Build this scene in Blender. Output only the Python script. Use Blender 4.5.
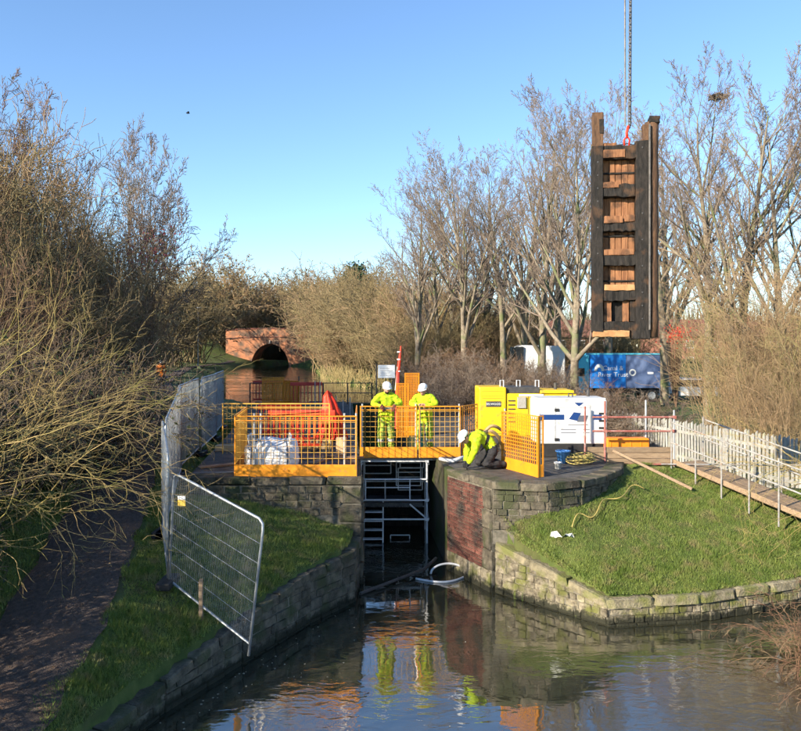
import bpy, bmesh, math, random
import numpy as np
from mathutils import Vector, Matrix, Euler
R = math.radians
SC = bpy.context.scene
for o in list(bpy.data.objects): bpy.data.objects.remove(o)
COL = SC.collection

# ------------------------------------------------------------------ camera
F = 770.0                    # focal length in photo pixels (801 wide)
CAMZ, HY = 5.05, 346.0       # eye height above the lower water, horizon row
cam = bpy.data.cameras.new('camera'); camo = bpy.data.objects.new('camera', cam); COL.objects.link(camo)
cam.sensor_fit = 'HORIZONTAL'; cam.sensor_width = 36; cam.lens = 36 * F / 801
cam.shift_y = -(365.5 - HY) / 801; cam.clip_start = 0.1; cam.clip_end = 3000
camo.location = (0, 0, CAMZ); camo.rotation_euler = (R(90), 0, 0)
SC.camera = camo
# ------------------------------------------------------------------ sky, sun, exposure
SUN_AZ, SUN_EL = 50.0, 23.0  # sun stands behind the camera, to the left
w = bpy.data.worlds.new('World'); SC.world = w; w.use_nodes = True
nt = w.node_tree
sky = nt.nodes.new('ShaderNodeTexSky'); sky.sky_type = 'NISHITA'; sky.sun_disc = False
sky.sun_elevation = R(SUN_EL); sky.sun_rotation = R(180 + SUN_AZ)
sky.altitude = 0; sky.air_density = 1.0; sky.dust_density = 0.0; sky.ozone_density = 4.5
nt.links.new(sky.outputs[0], nt.nodes['Background'].inputs[0]); nt.nodes['Background'].inputs[1].default_value = 0.12
sun = bpy.data.lights.new('sun', 'SUN'); sun.energy = 5.0; sun.angle = R(0.6); sun.color = (1, 0.88, 0.70)
suno = bpy.data.objects.new('sun', sun); COL.objects.link(suno)
sd = Vector((math.sin(R(SUN_AZ)) * math.cos(R(SUN_EL)), math.cos(R(SUN_AZ)) * math.cos(R(SUN_EL)), -math.sin(R(SUN_EL))))
suno.rotation_euler = sd.to_track_quat('-Z', 'Y').to_euler(); suno.location = (-20, -20, 30)
vs = SC.view_settings; vs.view_transform = 'Standard'; vs.look = 'None'; vs.gamma = 1; vs.exposure = 1.18
SC.cycles.use_denoising = True; SC.cycles.use_adaptive_sampling = True; SC.cycles.adaptive_threshold = .03; SC.cycles.adaptive_min_samples = 12
SC.cycles.max_bounces = 4; SC.cycles.diffuse_bounces = 2; SC.cycles.glossy_bounces = 3
SC.cycles.transparent_max_bounces = 8

def PX(px, Y): return (px - 400.5) / F * Y
def PZ(py, Y): return CAMZ - (py - HY) / F * Y

# ------------------------------------------------------------------ materials
def srgb(h):
    h = h.lstrip('#'); c = [int(h[i:i+2], 16) / 255 for i in (0, 2, 4)]
    return tuple(x / 12.92 if x <= .04045 else ((x + .055) / 1.055) ** 2.4 for x in c)
def mat(name, c1, c2=None, scale=4.0, rough=0.8, bump=0.0, bscale=30.0, metal=0.0, objrand=0.0, spec=0.3,
        c3=None, s3=1.2, t3=(0.5, 0.65), coat=0.0, stretch=None, detail=6, tide=None):
    m = bpy.data.materials.new(name); m.use_nodes = True
    N = m.node_tree.nodes; L = m.node_tree.links; b = N['Principled BSDF']
    b.inputs['Roughness'].default_value = rough; b.inputs['Metallic'].default_value = metal
    b.inputs['Specular IOR Level'].default_value = spec; b.inputs['Coat Weight'].default_value = coat
    c1 = tuple(c1[:3]) + (1,); c2 = tuple((c2 or c1)[:3]) + (1,)
    geo = N.new('ShaderNodeNewGeometry'); vec = geo.outputs['Position']
    if stretch:
        mp = N.new('ShaderNodeMapping'); mp.inputs['Scale'].default_value = stretch
        L.new(vec, mp.inputs['Vector']); vec = mp.outputs[0]
    n = N.new('ShaderNodeTexNoise'); n.inputs['Scale'].default_value = scale; n.inputs['Detail'].default_value = detail
    n.inputs['Roughness'].default_value = 0.65
    L.new(vec, n.inputs['Vector'])
    cr = N.new('ShaderNodeMapRange'); cr.inputs[1].default_value = 0.36; cr.inputs[2].default_value = 0.64
    L.new(n.outputs[0], cr.inputs[0])
    mx = N.new('ShaderNodeMix'); mx.data_type = 'RGBA'; mx.inputs[6].default_value = c1; mx.inputs[7].default_value = c2
    L.new(cr.outputs[0], mx.inputs[0]); col = mx.outputs[2]
    if c3:
        n3 = N.new('ShaderNodeTexNoise'); n3.inputs['Scale'].default_value = s3; n3.inputs['Detail'].default_value = 5
        L.new(geo.outputs['Position'], n3.inputs['Vector'])
        r3 = N.new('ShaderNodeMapRange'); r3.inputs[1].default_value = t3[0]; r3.inputs[2].default_value = t3[1]
        L.new(n3.outputs[0], r3.inputs[0])
        m3 = N.new('ShaderNodeMix'); m3.data_type = 'RGBA'; m3.inputs[7].default_value = tuple(c3[:3]) + (1,)
        L.new(r3.outputs[0], m3.inputs[0]); L.new(col, m3.inputs[6]); col = m3.outputs[2]
    if objrand:
        oi = N.new('ShaderNodeObjectInfo'); hs = N.new('ShaderNodeHueSaturation')
        mr = N.new('ShaderNodeMapRange'); mr.inputs[3].default_value = 1 - objrand; mr.inputs[4].default_value = 1 + objrand
        L.new(oi.outputs['Random'], mr.inputs[0]); L.new(mr.outputs[0], hs.inputs['Value'])
        L.new(col, hs.inputs['Color']); col = hs.outputs[0]
    if tide is not None:      # dark algae stain above the waterline
        sp_ = N.new('ShaderNodeSeparateXYZ'); L.new(geo.outputs['Position'], sp_.inputs[0])
        ad = N.new('ShaderNodeMath'); ad.operation = 'MULTIPLY_ADD'; ad.inputs[1].default_value = .30; L.new(n.outputs[0], ad.inputs[0]); L.new(sp_.outputs[2], ad.inputs[2])
        tr_ = N.new('ShaderNodeMapRange'); tr_.inputs[1].default_value = tide + .15; tr_.inputs[2].default_value = tide + .24; tr_.inputs[3].default_value = 1; tr_.inputs[4].default_value = 0; L.new(ad.outputs[0], tr_.inputs[0])
        mt_ = N.new('ShaderNodeMix'); mt_.data_type = 'RGBA'; mt_.inputs[7].default_value = (.024, .024, .014, 1); L.new(tr_.outputs[0], mt_.inputs[0]); L.new(col, mt_.inputs[6]); col = mt_.outputs[2]
    L.new(col, b.inputs['Base Color'])
    if bump:
        nb = N.new('ShaderNodeTexNoise'); nb.inputs['Scale'].default_value = bscale; nb.inputs['Detail'].default_value = 8
        L.new(vec, nb.inputs['Vector'])
        bp = N.new('ShaderNodeBump'); bp.inputs['Strength'].default_value = bump; bp.inputs['Distance'].default_value = 0.03
        L.new(nb.outputs[0], bp.inputs['Height']); L.new(bp.outputs[0], b.inputs['Normal'])
    return m

M = {}
M['ground'] = mat('ground', (.050, .072, .017), (.095, .118, .030), 3.0, .95, .6, 12, c3=(.075, .060, .030), s3=.8, t3=(.56, .70))
M['blade'] = mat('grass_blade', (.085, .135, .020), (.175, .215, .048), 2.6, .6, c3=(.21, .18, .075), s3=4.0, t3=(.50, .72), spec=.3)
M['path'] = mat('path', (.060, .045, .038), (.105, .078, .062), 14, .95, .9, 60, c3=(.17, .10, .062), s3=1.1, t3=(.55, .75))
M['paving'] = mat('paving', (.045, .043, .042), (.105, .098, .088), 4, .85, .5, 25, c3=(.15, .12, .09), s3=1.4, t3=(.55, .75))
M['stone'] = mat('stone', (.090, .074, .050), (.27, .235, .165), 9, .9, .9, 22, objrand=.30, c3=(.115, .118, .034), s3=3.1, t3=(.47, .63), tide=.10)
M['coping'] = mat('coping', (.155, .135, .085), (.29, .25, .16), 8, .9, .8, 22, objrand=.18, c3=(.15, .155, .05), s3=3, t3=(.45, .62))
M['shadestone'] = mat('shade_darkened_stone', (.050, .043, .032), (.135, .115, .082), 6, .9, .7, 25, objrand=.25, c3=(.055, .06, .028), s3=2.2, t3=(.48, .62), tide=.10)  # stone darkened for the shade on the left walls, reused on the right
M['mortar'] = mat('mortar', (.11, .10, .075), (.20, .18, .14), 12, .95, .4, 60, tide=.10, objrand=.01)
M['chamber'] = mat('chamber_wall', (.05, .048, .036), (.10, .09, .06), 3, .7, .6, 14, c3=(.05, .065, .02), s3=1.4, t3=(.45, .6))
M['brick'] = mat('red_brick', (.085, .036, .028), (.165, .062, .045), 9, .9, .6, 50, objrand=.35, c3=(.035, .028, .025), s3=1.7, t3=(.47, .62))
M['orange'] = mat('orange_paint', (.76, .285, .014), (.66, .23, .012), 2.5, .5, spec=.35, c3=(.40, .17, .045), s3=11, t3=(.58, .74))
M['yellow'] = mat('yellow_frame_paint', (.74, .42, .07), (.66, .34, .05), 3, .45, spec=.4)
M['genyellow'] = mat('yellow_canopy_paint', (.80, .53, .015), (.74, .46, .012), 2, .4, spec=.45, c3=(.42, .27, .05), s3=5, t3=(.55, .75))
M['steel'] = mat('galvanised_steel', (.33, .34, .35), (.47, .48, .49), 10, .45, metal=.35, spec=.5)
M['wire'] = mat('galvanised_wire', (.25, .275, .295), (.37, .40, .42), 6, .45, metal=.55, spec=.5)
M['rust'] = mat('red_primer_steel', (.26, .075, .060), (.36, .15, .12), 9, .7, .2, 60, c3=(.42, .33, .30), s3=7, t3=(.55, .7))
M['white'] = mat('white_paint', (.62, .63, .63), (.55, .56, .56), 3, .4, spec=.45, c3=(.42, .41, .37), s3=5, t3=(.58, .75))
M['bluestripe'] = mat('blue_stripe', (.012, .045, .17), None, 3, .4)
M['black'] = mat('black_rubber', (.018, .018, .019), (.03, .03, .03), 8, .7)
M['darkmetal'] = mat('dark_metal', (.05, .05, .052), (.09, .085, .08), 8, .55, metal=.3)
M['red'] = mat('red_plastic', (.60, .030, .012), (.74, .055, .02), 6, .5, .2, 12)
M['rednet'] = mat('red_net', (.62, .07, .045), (.50, .055, .04), 8, .7)
M['bag'] = mat('white_woven_bag', (.60, .61, .63), (.74, .74, .73), 6, .8, .8, 12, c3=(.42, .40, .34), s3=5, t3=(.58, .75))
M['strap'] = mat('grey_strap', (.10, .11, .14), None, 6, .8)
M['timber'] = mat('scaffold_board', (.21, .145, .092), (.32, .23, .145), 5, .85, .3, 40, stretch=(1, 6, 6), objrand=.15)
M['paletimber'] = mat('pale_timber', (.42, .30, .17), (.52, .38, .22), 5, .8, .2, 40, objrand=.1)
M['blue'] = mat('blue_lorry_paint', (.010, .17, .58), (.014, .19, .62), 1, .35, spec=.5)
M['blue_shade'] = mat('shaded_blue_paint', (.085, .13, .26), (.12, .17, .31), 1, .5)  # greyer blue that stands in for the lorry face in shade
M['cyan'] = mat('cyan_paint', (.10, .50, .66), None, 1, .4)
M['glass'] = mat('dark_glass', (.02, .025, .03), None, 1, .08, spec=.6)
M['picket'] = mat('weathered_white_picket', (.25, .245, .222), (.37, .36, .33), 6, .85, .3, 40, objrand=.22, c3=(.30, .30, .20), s3=5, t3=(.55, .7))
M['greenfence'] = mat('green_fence_paint', (.035, .075, .055), None, 3, .6)
M['oak'] = mat('wet_oak_plank', (.19, .080, .036), (.35, .165, .075), 3, .75, .5, 22, stretch=(7, 7, .8), objrand=.16, c3=(.055, .030, .018), s3=3.5, t3=(.50, .66))
M['blackoak'] = mat('black_waterlogged_oak', (.009, .008, .007), (.030, .025, .021), 5, .75, .5, 24, stretch=(4, 4, 1), c3=(.10, .052, .026), s3=2.8, t3=(.57, .72), spec=.25)
M['darkoak'] = mat('dark_oak', (.06, .035, .022), (.15, .08, .042), 4, .8, .6, 20, stretch=(5, 5, .8))
M['freshoak'] = mat('fresh_cut_oak', (.33, .17, .07), (.48, .28, .13), 5, .8, .3, 30)
M['hivis'] = mat('lime_hivis_cloth', (.47, .63, .012), (.31, .44, .014), 11, .85, 1.0, 9, c3=(.20, .24, .04), s3=7, t3=(.60, .75))
M['hivistrouser'] = mat('soiled_hivis_cloth', (.33, .45, .04), (.22, .31, .05), 6, .85, .6, 12, c3=(.22, .30, .10), s3=8, t3=(.5, .65))
M['reflect'] = mat('reflective_tape', (.40, .42, .40), None, 5, .35)
M['helmet'] = mat('white_helmet', (.80, .80, .78), None, 3, .3, spec=.5)
M['skin'] = mat('skin', (.50, .26, .18), (.44, .22, .15), 20, .6)
M['beard'] = mat('dark_hair', (.02, .014, .010), None, 20, .9)
M['glove'] = mat('brown_glove', (.20, .065, .04), (.12, .045, .03), 20, .85)
M['blackcloth'] = mat('black_workwear', (.016, .016, .018), (.035, .034, .036), 9, .85, .5, 16)
M['bark_grey'] = mat('grey_bark', (.14, .115, .085), (.27, .225, .165), 5, .95, .6, 20, c3=(.14, .16, .07), s3=1.2, t3=(.5, .65))
M['twig_grey'] = mat('grey_twig', (.16, .118, .092), (.27, .215, .165), .6, .95)
M['twig_tan'] = mat('tan_twig', (.23, .155, .088), (.36, .25, .14), .7, .95, c3=(.27, .23, .10), s3=.5, t3=(.52, .65))
M['twig_olive'] = mat('olive_twig', (.16, .122, .062), (.245, .19, .098), .5, .95)
M['twig_red'] = mat('red_brown_twig', (.13, .075, .050), (.23, .150, .092), .6, .95)
M['twig_dark'] = mat('dark_twig', (.085, .062, .045), (.165, .122, .082), .8, .95)
M['willow'] = mat('willow_twig', (.28, .195, .075), (.42, .315, .13), 1.2, .8, c3=(.28, .245, .07), s3=1.5, t3=(.5, .65))
M['bramble'] = mat('bramble_cane', (.12, .062, .042), (.20, .12, .07), 2, .9, c3=(.27, .21, .12), s3=2.5, t3=(.55, .7))
M['ivy'] = mat('ivy_leaf', (.020, .030, .010), (.045, .060, .018), 3, .6)
M['olive_leaf'] = mat('olive_leaf', (.11, .084, .038), (.17, .132, .062), 1.3, .8)
M['brown_leaf'] = mat('dead_brown_leaf', (.10, .055, .028), (.17, .10, .05), 1.3, .9)
M['pine'] = mat('pine_needle', (.022, .045, .020), (.04, .07, .03), 1.5, .8)
M['berry'] = mat('pink_berry', (.30, .05, .075), None, 3, .6)
M['reed'] = mat('dry_reed', (.30, .23, .10), (.42, .33, .15), 2, .9)
M['redroof'] = mat('red_roof_tile', (.16, .07, .05), (.22, .10, .075), 3, .9, .3, 10)
M['housebrick'] = mat('house_brick', (.28, .12, .08), (.36, .17, .12), 5, .9)
M['hose_white'] = mat('white_hose', (.62, .63, .64), (.5, .5, .5), 6, .5)
M['hose_yellow'] = mat('yellow_hose', (.42, .33, .10), (.32, .25, .08), 6, .7)
M['hose_tan'] = mat('tan_hose', (.50, .33, .16), (.40, .26, .12), 6, .6)
M['teal'] = mat('teal_cloth', (.03, .20, .16), None, 6, .7)
M['bucketblue'] = mat('blue_bucket', (.05, .17, .42), None, 4, .5)
M['orangebox'] = mat('orange_plastic', (.85, .22, .015), None, 4, .5)
M['cloth'] = mat('white_rag', (.72, .72, .66), None, 5, .9)
M['sign'] = mat('white_sign', (.72, .74, .74), None, 5, .5)
M['signyellow'] = mat('yellow_notice', (.75, .50, .06), None, 5, .5)
M['concrete'] = mat('concrete', (.30, .285, .255), (.40, .38, .34), 6, .9, .4, 30)
M['ironstrip'] = mat('worn_iron', (.10, .095, .09), (.20, .18, .16), 9, .6, metal=.3)
M['tube'] = mat('weathered_tube', (.24, .235, .22), (.40, .38, .35), 10, .55, metal=.3, c3=(.28, .17, .11), s3=6, t3=(.58, .72))
M['scaffold'] = mat('bright_scaffold_tube', (.58, .59, .60), (.72, .73, .74), 10, .5, metal=.1)
M['leaf'] = mat('fallen_leaf', (.34, .31, .24), None, 5, .8)

def brick_mat(name, c1, c2, cm, sx=1.0):
    m = bpy.data.materials.new(name); m.use_nodes = True
    N = m.node_tree.nodes; L = m.node_tree.links; b = N['Principled BSDF']; b.inputs['Roughness'].default_value = .9
    geo = N.new('ShaderNodeNewGeometry'); sep = N.new('ShaderNodeSeparateXYZ'); cmb = N.new('ShaderNodeCombineXYZ')
    L.new(geo.outputs['Position'], sep.inputs[0])
    ad = N.new('ShaderNodeMath'); ad.operation = 'ADD'; L.new(sep.outputs[0], ad.inputs[0]); L.new(sep.outputs[1], ad.inputs[1])
    L.new(ad.outputs[0], cmb.inputs[0]); L.new(sep.outputs[2], cmb.inputs[1])
    bt = N.new('ShaderNodeTexBrick'); bt.inputs['Scale'].default_value = 1
    bt.inputs['Brick Width'].default_value = .23 * sx; bt.inputs['Row Height'].default_value = .077 * sx; bt.inputs['Mortar Size'].default_value = .006
    bt.inputs['Color1'].default_value = c1 + (1,); bt.inputs['Color2'].default_value = c2 + (1,); bt.inputs['Mortar'].default_value = cm + (1,)
    L.new(cmb.outputs[0], bt.inputs['Vector'])
    n = N.new('ShaderNodeTexNoise'); n.inputs['Scale'].default_value = .8; n.inputs['Detail'].default_value = 8; L.new(geo.outputs['Position'], n.inputs['Vector'])
    r = N.new('ShaderNodeMapRange'); r.inputs[1].default_value = .42; r.inputs[2].default_value = .60; L.new(n.outputs[0], r.inputs[0])
    mx = N.new('ShaderNodeMix'); mx.data_type = 'RGBA'; mx.inputs[7].default_value = (.13, .085, .06, 1)
    L.new(r.outputs[0], mx.inputs[0]); L.new(bt.outputs[0], mx.inputs[6]); L.new(mx.outputs[2], b.inputs['Base Color'])
    return m
M['bridgebrick'] = brick_mat('bridge_brick', (.50, .19, .08), (.38, .135, .06), (.30, .22, .15))

def water_mat():
    m = bpy.data.materials.new('canal_water'); m.use_nodes = True
    N = m.node_tree.nodes; L = m.node_tree.links; b = N['Principled BSDF']
    b.inputs['Base Color'].default_value = (.030, .031, .020, 1); b.inputs['Roughness'].default_value = .02
    b.inputs['IOR'].default_value = 3.2; b.inputs['Specular IOR Level'].default_value = .5
    geo = N.new('ShaderNodeNewGeometry'); mp = N.new('ShaderNodeMapping'); mp.inputs['Scale'].default_value = (.8, 1.5, 1)
    mp.inputs['Rotation'].default_value = (0, 0, .25)
    L.new(geo.outputs['Position'], mp.inputs['Vector'])
    a = N.new('ShaderNodeTexNoise'); a.inputs['Scale'].default_value = 2.6; a.inputs['Detail'].default_value = 2.5; a.inputs['Distortion'].default_value = .7
    c = N.new('ShaderNodeTexNoise'); c.inputs['Scale'].default_value = .35; c.inputs['Detail'].default_value = 2
    f = N.new('ShaderNodeTexNoise'); f.inputs['Scale'].default_value = 9; f.inputs['Detail'].default_value = 3
    for q in (a, f): L.new(mp.outputs[0], q.inputs['Vector'])
    L.new(geo.outputs['Position'], c.inputs['Vector'])
    # wind patches: ripple strength varies over the surface
    r = N.new('ShaderNodeMapRange'); r.inputs[1].default_value = .40; r.inputs[2].default_value = .60; r.inputs[3].default_value = .12; r.inputs[4].default_value = 1.0
    L.new(c.outputs[0], r.inputs[0])
    k = N.new('ShaderNodeMath'); k.operation = 'MULTIPLY'; k.inputs[1].default_value = .22; L.new(f.outputs[0], k.inputs[0])
    s = N.new('ShaderNodeMath'); s.operation = 'ADD'; L.new(a.outputs[0], s.inputs[0]); L.new(k.outputs[0], s.inputs[1])
    h = N.new('ShaderNodeMath'); h.operation = 'MULTIPLY'; L.new(s.outputs[0], h.inputs[0]); L.new(r.outputs[0], h.inputs[1])
    bp = N.new('ShaderNodeBump'); bp.inputs['Strength'].default_value = .45; bp.inputs['Distance'].default_value = .026
    L.new(h.outputs[0], bp.inputs['Height']); L.new(bp.outputs[0], b.inputs['Normal'])
    return m
M['water'] = water_mat()

# ------------------------------------------------------------------ mesh helpers
def tag(o, label=None, cat=None, group=None, kind=None):
    if label: o['label'] = label
    if cat: o['category'] = cat
    if group: o['group'] = group
    if kind: o['kind'] = kind
    return o
def thing(name, label, cat, loc=(0, 0, 0), rotz=0.0, group=None):
    o = bpy.data.objects.new(name, None); COL.objects.link(o); o.empty_display_size = .2
    o.location = loc; o.rotation_euler = (0, 0, rotz)
    return tag(o, label, cat, group)
def link(name, me, parent=None, loc=None, rot=None, scale=None):
    o = bpy.data.objects.new(name, me); COL.objects.link(o)
    if parent: o.parent = parent
    if loc is not None: o.location = loc
    if rot is not None: o.rotation_euler = rot
    if scale is not None: o.scale = scale
    return o
class MB:
    def __init__(s): s.v = []; s.f = []; s.m = []
    def add(s, vs, fs, mi=0):
        b = len(s.v); s.v += [tuple(p) for p in vs]; s.f += [tuple(b + i for i in f) for f in fs]; s.m += [mi] * len(fs); return s
    def box(s, x0, x1, y0, y1, z0, z1, mi=0):
        return s.add([(x0, y0, z0), (x1, y0, z0), (x1, y1, z0), (x0, y1, z0), (x0, y0, z1), (x1, y0, z1), (x1, y1, z1), (x0, y1, z1)],
                     [(3, 2, 1, 0), (4, 5, 6, 7), (0, 1, 5, 4), (1, 2, 6, 5), (2, 3, 7, 6), (3, 0, 4, 7)], mi)
    def bar(s, p, q, wx, wz, mi=0, up=(0, 0, 1)):
        p = Vector(p); q = Vector(q); d = (q - p).normalized(); u = Vector(up)
        if abs(d.dot(u)) > .98: u = Vector((1, 0, 0))
        a = d.cross(u).normalized() * wx / 2; c = a.cross(d).normalized() * wz / 2
        vs = [p - a - c, p + a - c, p + a + c, p - a + c, q - a - c, q + a - c, q + a + c, q - a + c]
        return s.add(vs, [(0, 1, 2, 3), (7, 6, 5, 4), (0, 4, 5, 1), (1, 5, 6, 2), (2, 6, 7, 3), (3, 7, 4, 0)], mi)
    def tube(s, pts, r, n=6, mi=0, cap=True):
        pts = [Vector(p) for p in pts]; rs = r if isinstance(r, (list, tuple)) else [r] * len(pts)
        b = len(s.v); prev = None
        for i, p in enumerate(pts):
            d = (pts[min(i + 1, len(pts) - 1)] - pts[max(i - 1, 0)]).normalized()
            if prev is None:
                u = Vector((0, 0, 1)) if abs(d.z) < .9 else Vector((1, 0, 0)); a = d.cross(u).normalized()
            else: a = (prev - d * prev.dot(d)).normalized()
            prev = a; c = d.cross(a)
            for k in range(n):
                t = 2 * math.pi * k / n; s.v.append(tuple(p + (a * math.cos(t) + c * math.sin(t)) * rs[i]))
        for i in range(len(pts) - 1):
            for k in range(n):
                s.f.append((b + i * n + k, b + i * n + (k + 1) % n, b + (i + 1) * n + (k + 1) % n, b + (i + 1) * n + k)); s.m.append(mi)
        if cap:
            s.f.append(tuple(b + k for k in reversed(range(n)))); s.m.append(mi)
            e = b + (len(pts) - 1) * n; s.f.append(tuple(e + k for k in range(n))); s.m.append(mi)
        return s
    def lathe(s, prof, n=16, mi=0, c=(0, 0, 0), sx=1, sy=1):
        b = len(s.v)
        for (r, z) in prof:
            for k in range(n):
                t = 2 * math.pi * k / n; s.v.append((c[0] + r * sx * math.cos(t), c[1] + r * sy * math.sin(t), c[2] + z))
        for i in range(len(prof) - 1):
            for k in range(n):
                s.f.append((b + i * n + k, b + i * n + (k + 1) % n, b + (i + 1) * n + (k + 1) % n, b + (i + 1) * n + k)); s.m.append(mi)
        s.f.append(tuple(b + k for k in reversed(range(n)))); s.m.append(mi)
        e = b + (len(prof) - 1) * n; s.f.append(tuple(e + k for k in range(n))); s.m.append(mi)
        return s
    def mesh(s, name, mats, smooth=False):
        me = bpy.data.meshes.new(name); me.from_pydata(s.v, [], s.f)
        for m in (mats if isinstance(mats, (list, tuple)) else [mats]): me.materials.append(M[m] if isinstance(m, str) else m)
        me.polygons.foreach_set('material_index', s.m)
        if smooth: me.polygons.foreach_set('use_smooth', [True] * len(s.f))
        me.update(); return me
    def build(s, name, mats, parent=None, smooth=False, bevel=0, loc=None, rot=None):
        o = link(name, s.mesh(name, mats, smooth), parent, loc, rot)
        if bevel:
            b = o.modifiers.new('bevel', 'BEVEL'); b.width = bevel; b.segments = 2; b.limit_method = 'ANGLE'
        return o
def np_mesh(name, V, Fq, material, smooth=False):
    """V (n,3) array, Fq (m,k) array of polygon indices"""
    me = bpy.data.meshes.new(name); k = Fq.shape[1]
    me.vertices.add(len(V)); me.vertices.foreach_set('co', np.ascontiguousarray(V, dtype=np.float32).ravel())
    me.loops.add(Fq.size); me.loops.foreach_set('vertex_index', np.ascontiguousarray(Fq, dtype=np.int32).ravel())
    me.polygons.add(len(Fq)); me.polygons.foreach_set('loop_start', np.arange(0, Fq.size, k, dtype=np.int32))
    if smooth: me.polygons.foreach_set('use_smooth', np.ones(len(Fq), dtype=bool))
    me.materials.append(M[material]); me.update(calc_edges=True); return me
def seg_mesh(name, segs, material, sides=3, rmin=.0):
    A = np.array(segs, dtype=np.float64)
    if len(A) == 0: A = np.zeros((1, 8))
    p0, p1, r0, r1 = A[:, 0:3], A[:, 3:6], np.maximum(A[:, 6], rmin), np.maximum(A[:, 7], rmin)
    d = p1 - p0; d /= np.maximum(np.linalg.norm(d, axis=1, keepdims=True), 1e-9)
    u = np.where(np.abs(d[:, 2:3]) < .9, np.array([[0, 0, 1.]]), np.array([[1., 0, 0]]))
    a = np.cross(d, u); a /= np.linalg.norm(a, axis=1, keepdims=True); c = np.cross(d, a)
    n = len(A); V = np.zeros((n, 2 * sides, 3))
    for k in range(sides):
        t = 2 * math.pi * k / sides; o = a * math.cos(t) + c * math.sin(t)
        V[:, k] = p0 + o * r0[:, None]; V[:, sides + k] = p1 + o * r1[:, None]
    base = (np.arange(n) * 2 * sides)[:, None, None]
    q = np.array([[k, (k + 1) % sides, sides + (k + 1) % sides, sides + k] for k in range(sides)])
    return np_mesh(name, V.reshape(-1, 3), (base + q[None]).reshape(-1, 4), material)
def leaf_mesh(name, pts, size, material, rng):
    n = len(pts); P = np.asarray(pts)
    a = rng.normal(size=(n, 3)); a /= np.linalg.norm(a, axis=1, keepdims=True)
    b = rng.normal(size=(n, 3)); b -= a * (a * b).sum(1, keepdims=True); b /= np.linalg.norm(b, axis=1, keepdims=True)
    s = (size * rng.uniform(.6, 1.4, n))[:, None]
    V = np.stack([P - a * s, P + b * s * .5, P + a * s, P - b * s * .5], 1).reshape(-1, 3)
    Fq = (np.arange(n) * 4)[:, None] + np.arange(4)[None]
    return np_mesh(name, V, Fq, material)
def text_part(body, size, m, parent, loc, rot, name='lettering'):
    cu = bpy.data.curves.new('t', 'FONT'); cu.body = body; cu.size = size; cu.extrude = .001; cu.align_x = 'CENTER'; cu.align_y = 'CENTER'; cu.resolution_u = 2
    t = bpy.data.objects.new('t', cu); COL.objects.link(t); dg = bpy.context.evaluated_depsgraph_get()
    me = bpy.data.meshes.new_from_object(t.evaluated_get(dg)); bpy.data.objects.remove(t)
    me.materials.clear(); me.materials.append(M[m]); return link(name, me, parent, loc, rot)
def pip(poly, x, y):
    inside = np.zeros(x.shape, bool); n = len(poly)
    for i in range(n):
        x1, y1 = poly[i]; x2, y2 = poly[(i + 1) % n]
        if y1 == y2: continue
        c = ((y1 > y) != (y2 > y)) & (x < (x2 - x1) * (y - y1) / (y2 - y1) + x1); inside ^= c
    return inside
def vnoise(x, y, s, seed=0):
    r = 0
    for k in range(5):
        a = seed * 1.7 + k * 2.1; f = s * (1.0 + .63 * k)
        r = r + np.sin(x * f * math.cos(a) + y * f * math.sin(a) + a * 3.3) / (1 + .5 * k)
    return r / 3

# ------------------------------------------------------------------ terrain
LT = 2.25      # lock side level
UW = 1.95      # upper water level
def I(x, xs, ys): return np.interp(x, xs, ys)
def zp(y): return I(y, [-10, 5, 8.9, 11, 13, 15.7, 18, 20, 45, 120], [.3, .4, .65, 1.2, 1.6, 1.95, 2.2, 2.25, 2.3, 2.6])
def xpr(y): return I(y, [-10, 5, 7, 8.9, 11.3, 12.8, 15.5, 18, 24, 40, 46, 57, 68, 92, 119, 140], [-8, -5.4, -4.5, -4.05, -4.2, -4.5, -5.05, -5.7, -6.9, -10.2, -13.5, -17, -19.6, -24.6, -24.6, -24])
def xwl(y): return I(y, [-10, 5, 10.2, 10.6, 12.2, 14, 15.2, 16.3], [-9, -4.7, -3.43, -3.24, -2.5, -1.64, -.90, -.86])
def ewl(y): return I(y, [5, 8, 10.6, 12.2, 14, 15.6], [.2, .3, .44, .71, .94, 1.05])
RF_X = [1.85, 1.93, 3.73, 5.5, 7.75, 10, 14, 30]; RF_Y = [15.9, 15.75, 13.85, 14.1, 14.9, 15.9, 16.4, 17]
def yF(x): return I(x, RF_X, RF_Y)
def eR(x): return I(x, [1.93, 3.73, 5.5, 7.75, 14], [1.07, .48, .50, .54, .9])
def yB(x): return I(x, [1.85, 3.0, 4.4, 5.0, 5.8, 6.6, 8.2, 10, 14, 30], [15.95, 15.75, 16.7, 17.4, 18.2, 18.6, 17.2, 17.6, 18.5, 19])
def zB(x): return I(x, [1.93, 3, 4.4, 5, 6.6, 8, 12], [1.78, 1.82, 1.98, 2.12, 2.14, 1.72, 1.5])
def lockx(y, side): return (-.86 if side < 0 else 1.10) - .072 * (y - 17)
UPPER = [(-7.9, 40.8), (-2.75, 39.6), (-2.75, 38), (-.35, 38), (-.35, 41), (.9, 44), (.5, 50), (-4, 61), (-7.5, 75), (-11, 98), (-13, 112), (-16.6, 117), (-16.6, 127), (2, 160), (-8, 165), (-22.8, 127),
         (-22.8, 117), (-22.6, 104), (-21.6, 92), (-20, 80), (-17.3, 68), (-14.8, 57), (-11.6, 46)]
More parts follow.
